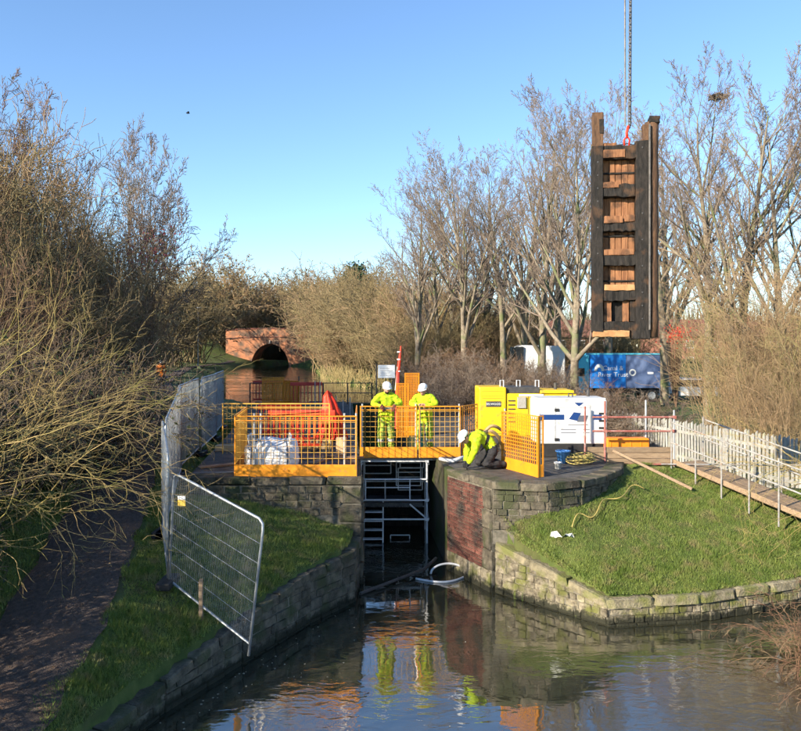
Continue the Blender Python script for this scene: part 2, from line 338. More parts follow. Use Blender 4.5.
def H(x, y):
    x = np.asarray(x, float); y = np.asarray(y, float)
    nz = vnoise(x, y, .9, 1) * .05 + vnoise(x, y, 3.1, 2) * .02
    # left bank
    t = np.clip((xwl(y) - x) / np.maximum(xwl(y) - xpr(y), .05), 0, 1) ** .72
    zl = np.where(x > xpr(y), ewl(y) - .02 + (zp(y) - ewl(y)) * t, zp(y))
    zl = np.where((y > 16.44) & (x > -4.75), LT - .05, zl)
    zl = zl + .06 * np.clip((y - 14.6) / 1.6, 0, 1) * np.clip((x + 5.0) / .8, 0, 1) * np.clip((xwl(y) - .3 - x) / .8, 0, 1) * (y <= 16.44)
    d = xpr(y) - 1.5 - x
    zl = zl + np.clip(d, 0, 9) * .16 + nz * np.where(d > 0, 2.0, .6) * np.where((y > 16.44) & (x > -4.75), 0, 1)
    # right bank
    tt = np.clip((y - yF(x)) / np.maximum(yB(x) - yF(x), .05), 0, 1)
    zr = eR(x) - .02 + (zB(x) - eR(x)) * tt ** .9 + nz * .7
    back = np.clip((y - yB(x) - .4) / 3.0, 0, 1)
    zr = np.where(x > 6.2, zr + (1.25 - zr) * back, np.where(y > yB(x) + .18, LT - .05, zr))
    zr = np.where((y > 20) & (x > 6.2), LT - .05 + (1.25 - LT) * np.clip((x - 6.2) / 1.6, 0, 1), zr)
    zr = np.where((y > 46), np.maximum(zr, 1.25) + 0 * x, zr)
    z = np.where(x < I(y, [0, 41, 60, 119], [0, -1.5, -7, -19]), zl, zr)
    # lower canal: left wing -> lock -> right wing (offset into the banks; the masonry covers the cliff)
    yy = np.linspace(-12, 16.5, 40); wl = [(float(xwl(v)) - .09, float(v)) for v in yy]
    lower = wl + [(float(lockx(16.8, -1)) - .2, 16.8), (float(lockx(38.5, -1)) - .2, 38.5), (float(lockx(38.5, 1)) + .2, 38.5), (float(lockx(17.6, 1)) + .2, 17.6), (1.99, 15.82), (3.75, 13.95), (5.5, 14.2), (7.75, 15.0), (10, 16.0), (14, 16.6), (40, 17), (60, 17), (60, -12)]
    ins = pip(lower, x, y)
    z = np.where(ins, -.9, z)
    xr = I(y, [-12, 6, 10, 12, 12.6, 13.4], [4.8, 5.2, 5.7, 6.15, 6.9, 11])
    nb = ins & (x > xr) & (y < 13.4)
    z = np.where(nb, .05 + np.clip((x - xr) * .55, 0, .9) + nz, z)
    up = pip(UPPER, x, y); z = np.where(up, .6, z)
    # bridge approach embankment and far rise
    emb = np.exp(-((y - 121.5) / 5.5) ** 2) * I(x, [-60, -30, -27, -22, -16, -13, -8, 30], [3.2, 3.2, 1.4, 0, 0, 1.4, 3.0, 2.0])
    z = np.where(up, z, z + emb)
    return z + np.clip((y - 150) * .004, 0, 2)
gx = np.concatenate([-np.geomspace(400, 9.2, 46), np.arange(-9, 11, .14), np.geomspace(11.2, 400, 46)])
gy = np.concatenate([-np.geomspace(60, 6.5, 12), np.arange(-6, 7, .6), np.arange(7, 20.5, .13), np.arange(20.6, 50, .4), np.arange(50.5, 140, 1.2), np.geomspace(142, 900, 40)])
GX, GY = np.meshgrid(gx, gy); GZ = H(GX, GY)
nx, ny = len(gx), len(gy)
idx = np.arange(nx * ny).reshape(ny, nx)
Fq = np.stack([idx[:-1, :-1], idx[:-1, 1:], idx[1:, 1:], idx[1:, :-1]], -1).reshape(-1, 4)
g = link('ground', np_mesh('ground', np.stack([GX, GY, GZ], -1).reshape(-1, 3), Fq, 'ground', True)); tag(g, kind='structure')
# towpath: a sheet laid on the ground
ys = np.concatenate([np.arange(4, 20, .25), np.arange(20, 116, 1.0)]); cols = np.linspace(0, 1, 9)
PXX = np.array([[xpr(v) - 1.5 * c + (.035 * math.sin(v * 3.1) + .03 * math.sin(v * 7.7)) * (1 if c in (0., 1.) else 0) for c in cols] for v in ys]); PYY = np.repeat(ys[:, None], 9, 1)
PZZ = H(PXX, PYY) + .035 + np.sin(cols * math.pi)[None] * .03
i2 = np.arange(PXX.size).reshape(PXX.shape)
tp = link('towpath', np_mesh('towpath', np.stack([PXX, PYY, PZZ], -1).reshape(-1, 3), np.stack([i2[:-1, :-1], i2[1:, :-1], i2[1:, 1:], i2[:-1, 1:]], -1).reshape(-1, 4), 'path', True)); tag(tp, kind='structure')
# water sheets
mb = MB(); mb.add([(-14, -40, 0), (60, -40, 0), (60, 17.2, 0), (1.6, 17.2, 0), (1.2, 38.4, 0), (-3, 38.4, 0), (-3, 16, 0), (-14, 16, 0)], [(0, 1, 2, 3, 6, 7), (3, 4, 5, 6)])
tag(mb.build('lower_canal_water', 'water'), kind='structure')
mb = MB(); mb.add([(-40, 38.6, UW), (2.5, 38.6, UW), (2.5, 180, UW), (-40, 180, UW)], [(0, 1, 2, 3)])
tag(mb.build('upper_canal_water', 'water'), kind='structure')
# paved lock sides
mb = MB(); mb.add([(-4.55, 16.5, LT), (float(lockx(16.5, -1)) - .1, 16.5, LT), (float(lockx(38.4, -1)) - .1, 38.4, LT), (-7.2, 38.4, LT), (-6.2, 30, LT), (-5.4, 24, LT)], [(0, 1, 2, 3, 4, 5)])
tag(mb.build('lock_side_paving_left', 'paving'), kind='structure')
rp = [(1.35, 17.25), (1.95, 15.95), (3.0, 15.8), (3.8, 16.15), (4.4, 16.75), (4.95, 17.6), (5.3, 18.6), (6.3, 20), (6.3, 38.4), (float(lockx(38.4, 1)) + .1, 38.4), (float(lockx(18, 1)) + .1, 18)]
mb = MB(); mb.add([(x, y, LT) for x, y in rp], [tuple(range(len(rp)))]); tag(mb.build('lock_side_paving_right', 'paving'), kind='structure')

# ------------------------------------------------------------------ masonry
rng = np.random.default_rng(7); rnd = random.Random(11)
def unit_block(seed, jit=.045, bev=.09):
    bm = bmesh.new(); bmesh.ops.create_cube(bm, size=1)
    bmesh.ops.bevel(bm, geom=list(bm.edges), offset=bev, segments=1, affect='EDGES')
    r = random.Random(seed)
    for v in bm.verts: v.co += Vector((r.uniform(-jit, jit), r.uniform(-jit, jit), r.uniform(-jit, jit)))
    return bm
BLOCKS = {}
def block_mesh(kind, k):
    if (kind, k) not in BLOCKS:
        bm = unit_block(k * 7 + 3); me = bpy.data.meshes.new(kind); bm.to_mesh(me); bm.free(); me.materials.append(M[kind]); BLOCKS[(kind, k)] = me
    return BLOCKS[(kind, k)]
def stone(parent, name, kind, c, size, rz, tilt=0):
    return link(name, block_mesh(kind, rnd.randrange(6)), parent, c, (rnd.uniform(-.02, .02), -tilt, rz), size)
def masonry(parent, p0, p1, zb, zt0, zt1, course, lens, kind, depth=.26, name='stone', proud=.0):
    """rubble courses on the face from p0 to p1 (face looks to the right-hand side of travel); top line zt0..zt1"""
    p0 = Vector(p0); p1 = Vector(p1); d = p1 - p0; L = d.length; d /= L; nrm = Vector((d.y, -d.x)); rz = math.atan2(d.y, d.x)
    zmax = max(zt0, zt1); z = zb
    while z < zmax - .03:
        h = min(course * rnd.uniform(.82, 1.2), zmax - z); s = -rnd.uniform(0, lens[0])
        while s < L:
            l = rnd.uniform(*lens); a, b = max(s, 0), min(s + l, L); s += l
            if b - a < .05: continue
            mid = (a + b) / 2; top = zt0 + (zt1 - zt0) * mid / L; hh = min(h, top - z)
            if hh < .035: continue
            out = rnd.uniform(-.012, .02) + proud
            c = p0 + d * mid - nrm * (depth / 2 - out)
            stone(parent, name, kind, (c.x, c.y, z + hh / 2), (b - a - .006, depth, hh - .005), rz)
        z += h
def coping(parent, p0, p1, z0, z1, l, wd, h, kind, over=.04):
    p0 = Vector(p0); p1 = Vector(p1); d = p1 - p0; L = d.length; d /= L; nrm = Vector((d.y, -d.x)); rz = math.atan2(d.y, d.x)
    n = max(1, round(L / l)); tilt = math.atan2(z1 - z0, L)
    for i in range(n):
        t = (i + .5) / n; c = p0 + d * (L * t) - nrm * (wd / 2 - over)
        stone(parent, 'coping_stone', kind, (c.x, c.y, z0 + (z1 - z0) * t - h / 2 + rnd.uniform(-.012, .012)), (L / n - .014, wd * rnd.uniform(.93, 1.05), h), rz, tilt)
def core(parent, pts, zb, zts, depth, m='mortar', inset=.022, name='core'):
    """mortar backing behind the stones"""
    mb = MB()
    for i in range(len(pts) - 1):
        p0, p1 = Vector(pts[i]), Vector(pts[i + 1]); d = (p1 - p0).normalized(); nrm = Vector((d.y, -d.x))
        a0, a1 = p0 - nrm * inset, p1 - nrm * inset; b0, b1 = p0 - nrm * depth, p1 - nrm * depth
        vs = [(q.x, q.y, zb) for q in (a0, a1, b1, b0)] + [(a0.x, a0.y, zts[i]), (a1.x, a1.y, zts[i + 1]), (b1.x, b1.y, zts[i + 1]), (b0.x, b0.y, zts[i])]
        mb.add(vs, [(3, 2, 1, 0), (4, 5, 6, 7), (0, 1, 5, 4), (1, 2, 6, 5), (2, 3, 7, 6), (3, 0, 4, 7)])
    return mb.build(name, m, parent)
# right wing wall (sunlit)
W = thing('wing_wall', 'sunlit mossy stone wing wall around the grass bank right of the lock', 'wall')
pr = [(1.93, 15.75), (3.73, 13.85), (5.5, 14.1), (7.75, 14.9), (10, 15.9)]; zt = [1.07, .48, .50, .54, .66]
core(W, pr, -.5, [z - .14 for z in zt], .42)
for i in range(4):
    masonry(W, pr[i], pr[i + 1], -.12, zt[i] - .15, zt[i + 1] - .15, .135, (.14, .42), 'stone')
    coping(W, pr[i], pr[i + 1], zt[i], zt[i + 1], .85, .46, .17, 'coping')
# left wing wall (its shade is put into the stone colour)
W = thing('wing_wall', 'shaded wing wall of shade-darkened stone descending below the tilted wire fence panel', 'wall')
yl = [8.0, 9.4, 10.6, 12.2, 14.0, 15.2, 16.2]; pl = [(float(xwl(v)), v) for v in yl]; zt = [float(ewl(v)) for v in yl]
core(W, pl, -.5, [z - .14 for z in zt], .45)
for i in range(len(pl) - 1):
    masonry(W, pl[i], pl[i + 1], -.12, zt[i] - .13, zt[i + 1] - .13, .17, (.25, .55), 'shadestone')
    coping(W, pl[i], pl[i + 1], zt[i], zt[i + 1], .55, .44, .14, 'shadestone')
# left lock head wall: quoin pier and low retaining wall
W = thing('lock_wall', 'shade-darkened stone lock wall under the orange barrier beside the bulk bag', 'wall')
xa = float(lockx(16.3, -1))
core(W, [(-4.7, 16.3), (xa - .03, 16.3)], .5, [LT - .16, LT - .16], .4)
masonry(W, (-4.7, 16.3), (xa - .42, 16.3), 1.45, LT - .17, LT - .17, .15, (.2, .42), 'shadestone')
coping(W, (-4.7, 16.3), (xa + .0, 16.3), LT + .02, LT + .02, .85, .55, .17, 'shadestone')
z = -.4
for k in range(6):
    h = [.44, .42, .40, .44, .40, .36][k]
    stone(W, 'quoin_stone', 'shadestone', (xa - .24, 16.3 + .22, z + h / 2), (.48 if k % 2 else .52, .46, h - .012), 0); z += h
pc = [(xa, 16.55), (float(lockx(38.4, -1)), 38.4)]
core(W, [pc[0], pc[1]], -.9, [LT - .03, LT - .03], .5, 'chamber', 0.0, 'chamber_lining')
# right lock wall: brick splay, stone pier, curved retaining wall
W = thing('lock_wall', 'brick and stone lock wall with a curved end right of the scaffold', 'wall')
b0, b1 = (float(lockx(17.5, 1)), 17.5), (1.86, 15.78)
core(W, [b0, b1], -.9, [LT - .13, LT - .13], .42, 'mortar', .015)
B0, B1 = Vector(b0), Vector(b1); d = (B1 - B0); L = d.length; d /= L; nrm = Vector((d.y, -d.x)); rz = math.atan2(d.y, d.x)
z = .42; row = 0
bl = bpy.data.meshes.new('brick'); bm = unit_block(5, .012, .05); bm.to_mesh(bl); bm.free(); bl.materials.append(M['brick'])
nrm = -nrm if nrm.x > 0 else nrm
while z < LT - .16:
    s = -.115 * (row % 2)
    while s < L - .30:
        a, b = max(s, 0), min(s + .228, L - .30); s += .228
        if b - a < .04: continue
        c = B0 + d * ((a + b) / 2) - nrm * (.05 - rnd.uniform(.0, .012))
        link('brick', bl, W, (c.x, c.y, z + .034), (0, 0, rz), (b - a - .012, .11, .062))
    z += .076; row += 1
z = .42
for k in range(4):
    h = .42; c = B1 - d * .15 - nrm * .12
    stone(W, 'quoin_stone', 'shadestone', (c.x + .02, c.y + .02, z + h / 2), (.36 - .06 * (k % 2), .36, h - .012), rz); z += h
for k in range(5):
    c = B0 + d * (L * (k + .5) / 5) + nrm * .02 - nrm * .15
    stone(W, 'plinth_stone', 'stone', (c.x, c.y, .15), (L / 5 - .012, .36, .54), rz)
coping(W, b0, (1.88, 15.74), LT + .02, LT + .02, .8, .5, .15, 'shadestone')
cv = [(1.88, 15.72), (3.0, 15.56), (3.75, 15.95), (4.42, 16.6), (5.0, 17.5), (5.35, 18.5)]; zb = [1.4, 1.5, 1.55, 1.6, 1.75, 1.9]
core(W, cv, 1.0, [LT - .15] * 6, .4)
for i in range(5):
    masonry(W, cv[i], cv[i + 1], zb[i] - .1, LT - .15, LT - .15, .14, (.2, .4), 'shadestone')
    coping(W, cv[i], cv[i + 1], LT + .02, LT + .02, .6, .42, .16, 'shadestone')
pc = [(float(lockx(38.4, 1)), 38.4), b0]
core(W, pc, -.9, [LT - .03, LT - .03], .5, 'chamber', 0.0, 'chamber_lining')
mb = MB(); mb.box(-2.9, -.2, 38.3, 38.7, -.9, 2.2); mb.build('lock_cill', 'chamber', W)

# ------------------------------------------------------------------ far brick bridge
BY = 119.0
bx0, bx1 = -27.0, -11.0; ac, ar = (PX(251, BY) + PX(289, BY)) / 2, (PX(289, BY) - PX(251, BY)) / 2
T = thing('canal_bridge', 'red brick humped bridge with a dark arch over the far canal', 'bridge', (ac, BY, UW))
def arch(x):
    u = abs(x) / ar
    return (3.7 * math.sqrt(max(0, 1 - u * u)) if u < 1 else 0) - .25
def ptop(x): return 5.75 - .010 * x * x * (.55)
xs = [bx0 - ac + (bx1 - bx0) * i / 10 for i in range(11) if abs(bx0 - ac + (bx1 - bx0) * i / 10) > ar + .05]
xs = sorted(xs + [ar * math.sin(math.pi / 2 * (i / 12)) * sgn for i in range(13) for sgn in (-1, 1)]); xs = [x for i, x in enumerate(xs) if i == 0 or x - xs[i - 1] > 1e-4]
mb = MB()
for i in range(len(xs) - 1):
    a, b = xs[i], xs[i + 1]; inside = abs((a + b) / 2) < ar
    za, zb_ = (arch(a), arch(b)) if inside else (-1.5, -1.5)
    for (y, flip) in ((0, 0), (7, 1)):
        f = (0, 1, 2, 3) if not flip else (3, 2, 1, 0)
        mb.add([(a, y, za), (b, y, zb_), (b, y, ptop(b)), (a, y, ptop(a))], [f])
    mb.add([(a, 0, ptop(a)), (b, 0, ptop(b)), (b, 7, ptop(b)), (a, 7, ptop(a))], [(0, 1, 2, 3)])
    if inside: mb.add([(a, 0, za), (b, 0, zb_), (b, 7, zb_), (a, 7, za)], [(3, 2, 1, 0)])
for sg in (-1, 1): mb.add([(sg * ar, 0, -1.5), (sg * ar, 7, -1.5), (sg * ar, 7, arch(ar)), (sg * ar, 0, arch(ar))], [(0, 1, 2, 3)])
mb.build('spandrel_wall', 'bridgebrick', T)
mb = MB(); n = 22
for i in range(n):
    t0, t1 = math.pi * i / n, math.pi * (i + 1) / n - .02
    pts = []
    for (rr, t) in ((1.0, t0), (1.0, t1), (1.13, t1), (1.13, t0)): pts.append((math.cos(t) * ar * rr, math.sin(t) * 3.7 * rr - .25))
    mb.add([(p[0], -.05, p[1]) for p in pts] + [(p[0], .1, p[1]) for p in pts], [(3, 2, 1, 0), (0, 1, 5, 4), (1, 2, 6, 5), (2, 3, 7, 6), (3, 0, 4, 7)])
mb.build('arch_ring', 'bridgebrick', T)
mb = MB()
for i in range(14):
    a = bx0 - ac + (bx1 - bx0) * i / 14; b = bx0 - ac + (bx1 - bx0) * (i + 1) / 14 - .03
    mb.bar((a, .2, ptop(a) + .08), (b, .2, ptop(b) + .08), .55, .2)
mb.build('parapet_coping', 'brick', T)
mb = MB()
for i in range(14):
    a = bx0 - ac + (bx1 - bx0) * i / 14; b = bx0 - ac + (bx1 - bx0) * (i + 1) / 14
    mb.bar((a, -.02, ptop(a) - 1.25), (b, -.02, ptop(b) - 1.25), .12, .14)
mb.build('string_course', 'brick', T)
mb = MB(); mb.bar((0, -.12, 3.45), (0, -.12, 4.0), .3, .12); mb.build('keystone', 'concrete', T)

# ------------------------------------------------------------------ vegetation
def unit(v):
    l = math.sqrt(v[0] * v[0] + v[1] * v[1] + v[2] * v[2]) or 1e-9
    return (v[0] / l, v[1] / l, v[2] / l)
def sidedir(d, ang, r):
    a = unit((r.gauss(0, 1), r.gauss(0, 1), r.gauss(0, 1)))
    dot = a[0] * d[0] + a[1] * d[1] + a[2] * d[2]
    p = unit((a[0] - d[0] * dot, a[1] - d[1] * dot, a[2] - d[2] * dot)); c, s = math.cos(ang), math.sin(ang)
    return (d[0] * c + p[0] * s, d[1] * c + p[1] * s, d[2] * c + p[2] * s)
def grow(r, out, p, d, L, rad, lv, P):
    n = P['n'][lv]; st = L / n; wob = P['wob'][lv]; tr = P['trop'][lv]; last = lv == len(P['n']) - 1; r0 = rad
    for i in range(n):
        d = unit((d[0] + r.gauss(0, wob), d[1] + r.gauss(0, wob), d[2] + r.gauss(0, wob) + tr))
        q = (p[0] + d[0] * st, p[1] + d[1] * st, p[2] + d[2] * st)
        r1 = rad * (1 - (i + 1) / n * (1 - P['tip'][lv]))
        out[min(lv, len(out) - 1)].append((*p, *q, r0, r1)); p = q; r0 = r1
        f = (i + 1) / n
        if not last and f >= P['start'][lv]:
            k = P['kids'][lv]; k = int(k) + (1 if r.random() < k - int(k) else 0)
            for _ in range(k):
                kl = L * P['ratio'][lv] * (1 - P['fall'][lv] * f) * r.uniform(.65, 1.2)
                grow(r, out, p, sidedir(d, R(r.uniform(*P['ang'][lv])), r), kl, max(r1 * .6, P['rmin']), lv + 1, P)
TALL = dict(n=[12, 8, 6, 4, 2], wob=[.03, .055, .075, .09, .1], trop=[.02, .065, .05, .04, .03], tip=[.10, .15, .2, .3, .5], start=[.18, .2, .2, .25],
            kids=[2.1, 1.45, 1.38, 1.25], ratio=[.60, .44, .44, .5], fall=[.62, .5, .5, .3], ang=[(24, 52), (22, 46), (22, 46), (20, 50)], rmin=.0055)
def tree_meshes(seed, Hh, rad, P, m1, m2, split=2, rmin=.007, lean=(0, 0)):
    r = random.Random(seed); out = [[] for _ in range(split + 1)]
    grow(r, out, (0, 0, -.3), unit((lean[0], lean[1], 1)), Hh * P.get('L0', .86), rad, 0, P)
    big = sum(out[:split], []); small = out[split]
    zmax = float(np.percentile([s[5] for s in small], 99.6))
    k = Hh / zmax
    sc = lambda ss: [tuple(v * k for v in s[:6]) + s[6:] for s in ss]
    return seg_mesh('trunk', sc(big), m1, 6, rmin), seg_mesh('crown', sc(small), m2, 3, rmin)
def place(name, label, cat, meshes, loc, rz=0, s=1.0, sz=None, group=None):
    t = thing(name, label, cat, loc, rz, group)
    t.scale = (s, s, sz or s)
    for me in meshes: link(me.name.split('.')[0], me, t)
    return t
def gz(x, y): return float(H(np.array([x]), np.array([y]))[0])
tv = [tree_meshes(100 + i, 16.0, .26, TALL, 'bark_grey', 'twig_grey', 2, .0062) for i in range(4)]
# px of trunk, depth, row of the top, variant, label
rows = [(418, 46, 168, 0, 'slender bare tree at the left end of the tall tree row'), (440, 52, 172, 2, 'thin bare tree just behind the leftmost of the tall row'),
        (466, 43, 124, 1, 'tall bare tree above the right of the two standing workers'), (503, 47, 150, 3, 'bare tree standing behind the yellow pump generator'),
        (543, 41, 92, 2, 'tall forked bare tree left of the thick pale trunk'), (574, 36, 74, 0, 'largest bare tree with thick pale trunk left of the hanging gate'),
        (668, 58, 90, 1, 'tall background bare tree just right of the hanging gate'), (664, 50, 105, 3, 'smaller bare tree just right of the hanging gate'),
        (708, 36, 56, 3, 'bare tree holding a dark nest right of the hanging gate'), (738, 33, 46, 1, 'tall double trunked bare tree right of the nest'),
        (786, 32, 52, 2, 'bare tree near the right edge with leaning limbs'), (838, 34, 40, 0, 'bare tree whose branches enter at the right edge'),
        (453, 54, 150, 3, 'thin bare tree between the first two tall trees of the row'), (486, 55, 138, 0, 'background bare tree above the left end of the yellow generator'), (522, 52, 118, 1, 'background bare tree above the middle of the yellow generator'),
        (558, 52, 96, 3, 'background bare tree just left of the thick pale trunk'), (606, 62, 82, 2, 'background bare tree behind the left post of the hanging gate')]
for i, (px, Y, top, v, lab) in enumerate(rows):
    x = PX(px, Y); z0 = gz(x, Y); h = PZ(top, Y) - z0
    place('bare_tree', lab, 'tree', tv[v], (x, Y, z0), i * 1.37 + 2.4, h / 16 * .98, h / 16, 'tall bare trees along the right side')
# nest
r = random.Random(4); segs = []
for k in range(160):
    a, b = r.uniform(0, 6.28), r.uniform(-.6, .6); c = (.28 * math.cos(a) * math.cos(b), .28 * math.sin(a) * math.cos(b), .2 * math.sin(b)); q = sidedir((0, 0, 1), R(r.uniform(60, 110)), r)
    segs.append((c[0] - q[0] * .2, c[1] - q[1] * .2, c[2] - q[2] * .2, c[0] + q[0] * .2, c[1] + q[1] * .2, c[2] + q[2] * .2, .012, .008))
o = link('bird_nest', seg_mesh('bird_nest', segs, 'twig_dark', 3)); bpy.context.view_layer.update()
nt_ = [t for t in bpy.data.objects if t.get('label', '').startswith('bare tree holding a dark nest')][0]; me_ = nt_.children[0].data
co = np.zeros(len(me_.vertices) * 3, np.float32); me_.vertices.foreach_get('co', co); mw = np.array(nt_.matrix_world); co = co.reshape(-1, 3) @ mw[:3, :3].T + mw[:3, 3]
tgt = np.array([PX(717, 36), 36, PZ(97, 36)]); o.location = co[np.argmin((((co - tgt) * np.array([1, .3, 1])) ** 2).sum(1))]; tag(o, 'dark twig nest high in the bare tree at right', 'nest')

# shrubs: many stems from a root area
def shrub_meshes(seed, Hh, spread, nst, m, rad=.03, trop=.03, wob=.10, foot=.35, ang=(5, 45), kids=(1.6, 1.5), rmin=.006, leaf=None, leafn=0, leafs=.05):
    r = random.Random(seed); out = [[], []]
    P = dict(n=[7, 4, 3], wob=[wob, wob * 1.5, wob * 2], trop=[trop, .02, .01], tip=[.25, .3, .4], start=[.22, .25], kids=list(kids), ratio=[.42, .5], fall=[.4, .4], ang=[(20, 60), (25, 65)], rmin=rmin)
    for k in range(nst):
        a = r.uniform(0, 6.283); u = math.sqrt(r.random()) * foot * spread
        d = sidedir((0, 0, 1), R(r.uniform(*ang)), r); L = Hh * r.uniform(.55, 1.05)
        grow(r, out, (u * math.cos(a), u * math.sin(a), -.15), d, L, rad * r.uniform(.6, 1.2), 0, P)
    ms = [seg_mesh('stem', out[0], m, 4, rmin), seg_mesh('crown', out[1], m, 3, rmin)]
    if leaf:
        rg = np.random.default_rng(seed); A = np.array(out[1]); ids = rg.integers(0, len(A), leafn)
        pts = A[ids, 0:3] + rg.normal(size=(leafn, 3)) * .12; ms.append(leaf_mesh('foliage', pts, leafs, leaf, rg))
    return ms
def shrubs(items, name, cat, group, variants, base_h):
    for i, (px, Y, top, lab) in enumerate(items):
        x = PX(px, Y); z0 = gz(x, Y); h = PZ(top, Y) - z0
        place(name, lab, cat, variants[i % len(variants)], (x, Y, z0), i * 2.1, h / base_h * 1.05, h / base_h, group)
# brown thicket behind the workers, down the right bank of the upper canal
th = [shrub_meshes(200 + i, 6.0, 3.4, 110, ['twig_olive', 'twig_tan', 'twig_olive'][i], .03, .03, .11, .8, (3, 48), (1.7, 1.6), .011, ['olive_leaf', 'brown_leaf', 'olive_leaf'][i], 1500, .05) for i in range(3)]
L_ = ['olive scrub at the right end of the far brick bridge', 'rounded olive brown bush on the canal bank right of the bridge', 'bush behind the white notice board beside the canal',
      'tall tan bush above the left standing worker', 'olive brown bush above the right standing worker', 'bush under the left end of the tall tree row', 'bush filling the gap behind the orange upright panels',
      'brown scrub behind the yellow pump generator, left side', 'scrub between the tall tree trunks behind the generators', 'distant scrub under the hanging gate', 'low bank scrub over the straw coloured reeds']
it = [(346, 112, 282), (352, 96, 285), (378, 80, 272), (405, 66, 280), (440, 60, 284), (470, 56, 300), (425, 50, 318), (480, 56, 312), (530, 60, 318), (605, 66, 322), (352, 78, 318)]
shrubs([a + (l,) for a, l in zip(it, L_)], 'scrub_bush', 'bush', 'scrub along the right canal bank', th, 6.0)
# dark purple-brown bramble thicket right behind the generators
dk = [shrub_meshes(230 + i, 3.2, 2.6, 95, ['twig_dark', 'twig_grey', 'twig_red'][i], .018, -.01, .16, .9, (5, 60), (1.9, 1.6), .007, 'brown_leaf', 1300, .035) for i in range(3)]
it = [(440, 36, 356), (470, 33, 354), (500, 34, 362), (530, 33, 362), (560, 31, 374), (590, 30, 386), (615, 28, 394), (640, 28, 396), (455, 42, 342), (520, 40, 359)]
L_ = ['dark bramble thicket right of the second worker helmet', 'dark brown bramble behind the left end of the yellow generator', 'purple brown bramble above the yellow generator', 'bramble mound between yellow and white generators',
      'bramble above the white generator with reddish canes', 'low bramble in front of the blue lorry, left part', 'red brown bramble mound in front of the blue lorry', 'rusty bramble mound left of the white car', 'dark scrub farther back above the right worker', 'dark scrub in front of the far white van']
shrubs([a + (l,) for a, l in zip(it, L_)], 'bramble_thicket', 'bramble', 'dark brambles behind the generators', dk, 3.2)
# pale upright scrub at the right
ps = [shrub_meshes(250 + i, 7.0, 3.0, 36, 'twig_tan', .019, .035, .06, .9, (2, 26), (1.2, 1.2), .006, 'olive_leaf', 300, .04) for i in range(3)]
it = [(770, 33, 300), (758, 30, 300), (790, 28, 272), (775, 27, 275), (795, 26, 262), (692, 66, 300), (792, 34, 262), (800, 32, 250), (835, 26, 285), (775, 24, 345), (815, 22.5, 340), (745, 26, 372), (860, 26, 280)]
L_ = ['pale upright scrub under the tree near the right edge', 'tan scrub behind the middle of the picket fence, rear row', 'tall tan scrub behind the lower end of the ramp', 'straw coloured scrub behind the middle of the picket fence', 'tan scrub at the right edge behind the picket fence',
      'distant pale scrub behind the white car', 'tall pale scrub around the leaning limbed tree', 'tall pale scrub at the right edge under the leaning tree', 'scrub spilling in from the right edge', 'low tan scrub just behind the ramp fence',
      'low scrub at the right edge over the ramp', 'low tan scrub behind the top of the ramp', 'tall scrub mostly beyond the right edge']
shrubs([a + (l,) for a, l in zip(it, L_)], 'willow_scrub', 'bush', 'pale scrub behind the picket fence', ps, 7.0)
# far trees round the bridge
ft = [shrub_meshes(270 + i, 9.0, 3.5, 60, ['twig_olive', 'twig_tan'][i], .06, .02, .12, .5, (3, 42), (1.9, 1.8), .022, 'olive_leaf', 4000, .13) for i in range(2)]
it = [(188, 104, 272), (212, 126, 258), (262, 150, 292), (290, 150, 284), (318, 150, 282), (345, 140, 286), (165, 90, 280), (250, 140, 276), (275, 165, 290), (370, 130, 270), (305, 170, 280)]
L_ = ['olive rounded tree left of the far bridge', 'tall rounded tree just left of the bridge parapet', 'far tree above the bridge arch', 'far olive tree above the bridge crown', 'far tree above the right half of the bridge', 'far tree left of the dark evergreen',
      'brown tree over the towpath far left of the bridge', 'tree behind the left end of the bridge', 'small hazy tree seen low over the arch', 'far olive tree right of the dark evergreen', 'hazy tree in the dip behind the bridge']
shrubs([a + (l,) for a, l in zip(it, L_)], 'far_tree', 'tree', 'trees round the far bridge', ft, 9.0)
# evergreen
rg = np.random.default_rng(5); pts = []
for k in range(60):
    a = rg.uniform(0, 6.28); zz = rg.uniform(0, 1); rr = (1 - zz) ** .7 * 3.2 * rg.uniform(.4, 1); c = np.array([rr * math.cos(a), rr * math.sin(a), 3 + zz * 9])
    pts.append(c + rg.normal(size=(130, 3)) * np.array([.7, .7, .45]))
T = thing('evergreen_tree', 'dark green conifer rising above the far scrub', 'tree', (PX(357, 125), 125, gz(PX(357, 125), 125)))
Z1 = PZ(265, 125) - T.location.z; T.scale = (Z1 / 12.5,) * 3
link('crown', leaf_mesh('crown', np.concatenate(pts), .22, 'pine', rg), T); MB().tube([(0, 0, -.3), (0, 0, 11)], [.3, .05]).build('trunk', 'bark_grey', T)
# distant wood that reads as one mass
segs = []; r = random.Random(77)
for k in range(7000):
    a = r.uniform(-330, 420); y = r.uniform(190, 300); h = r.uniform(10, 19) + 2 * math.sin(a * .05)
    x, z0 = a, 1.5
    for q in range(3):
        dx = r.gauss(0, 1.6); segs.append((x, y, z0 + h * .2 * q, x + dx, y + r.gauss(0, 1.2), z0 + h * r.uniform(.6, 1), .16, .05))
        segs.append((x + dx * .5, y, z0 + h * .45, x + dx + r.gauss(0, 1.5), y, z0 + h * r.uniform(.6, 1), .07, .03))
o = link('distant_wood', seg_mesh('distant_wood', segs, 'twig_olive', 3)); tag(o, 'hazy line of bare woodland along the horizon', 'woodland', kind='stuff')

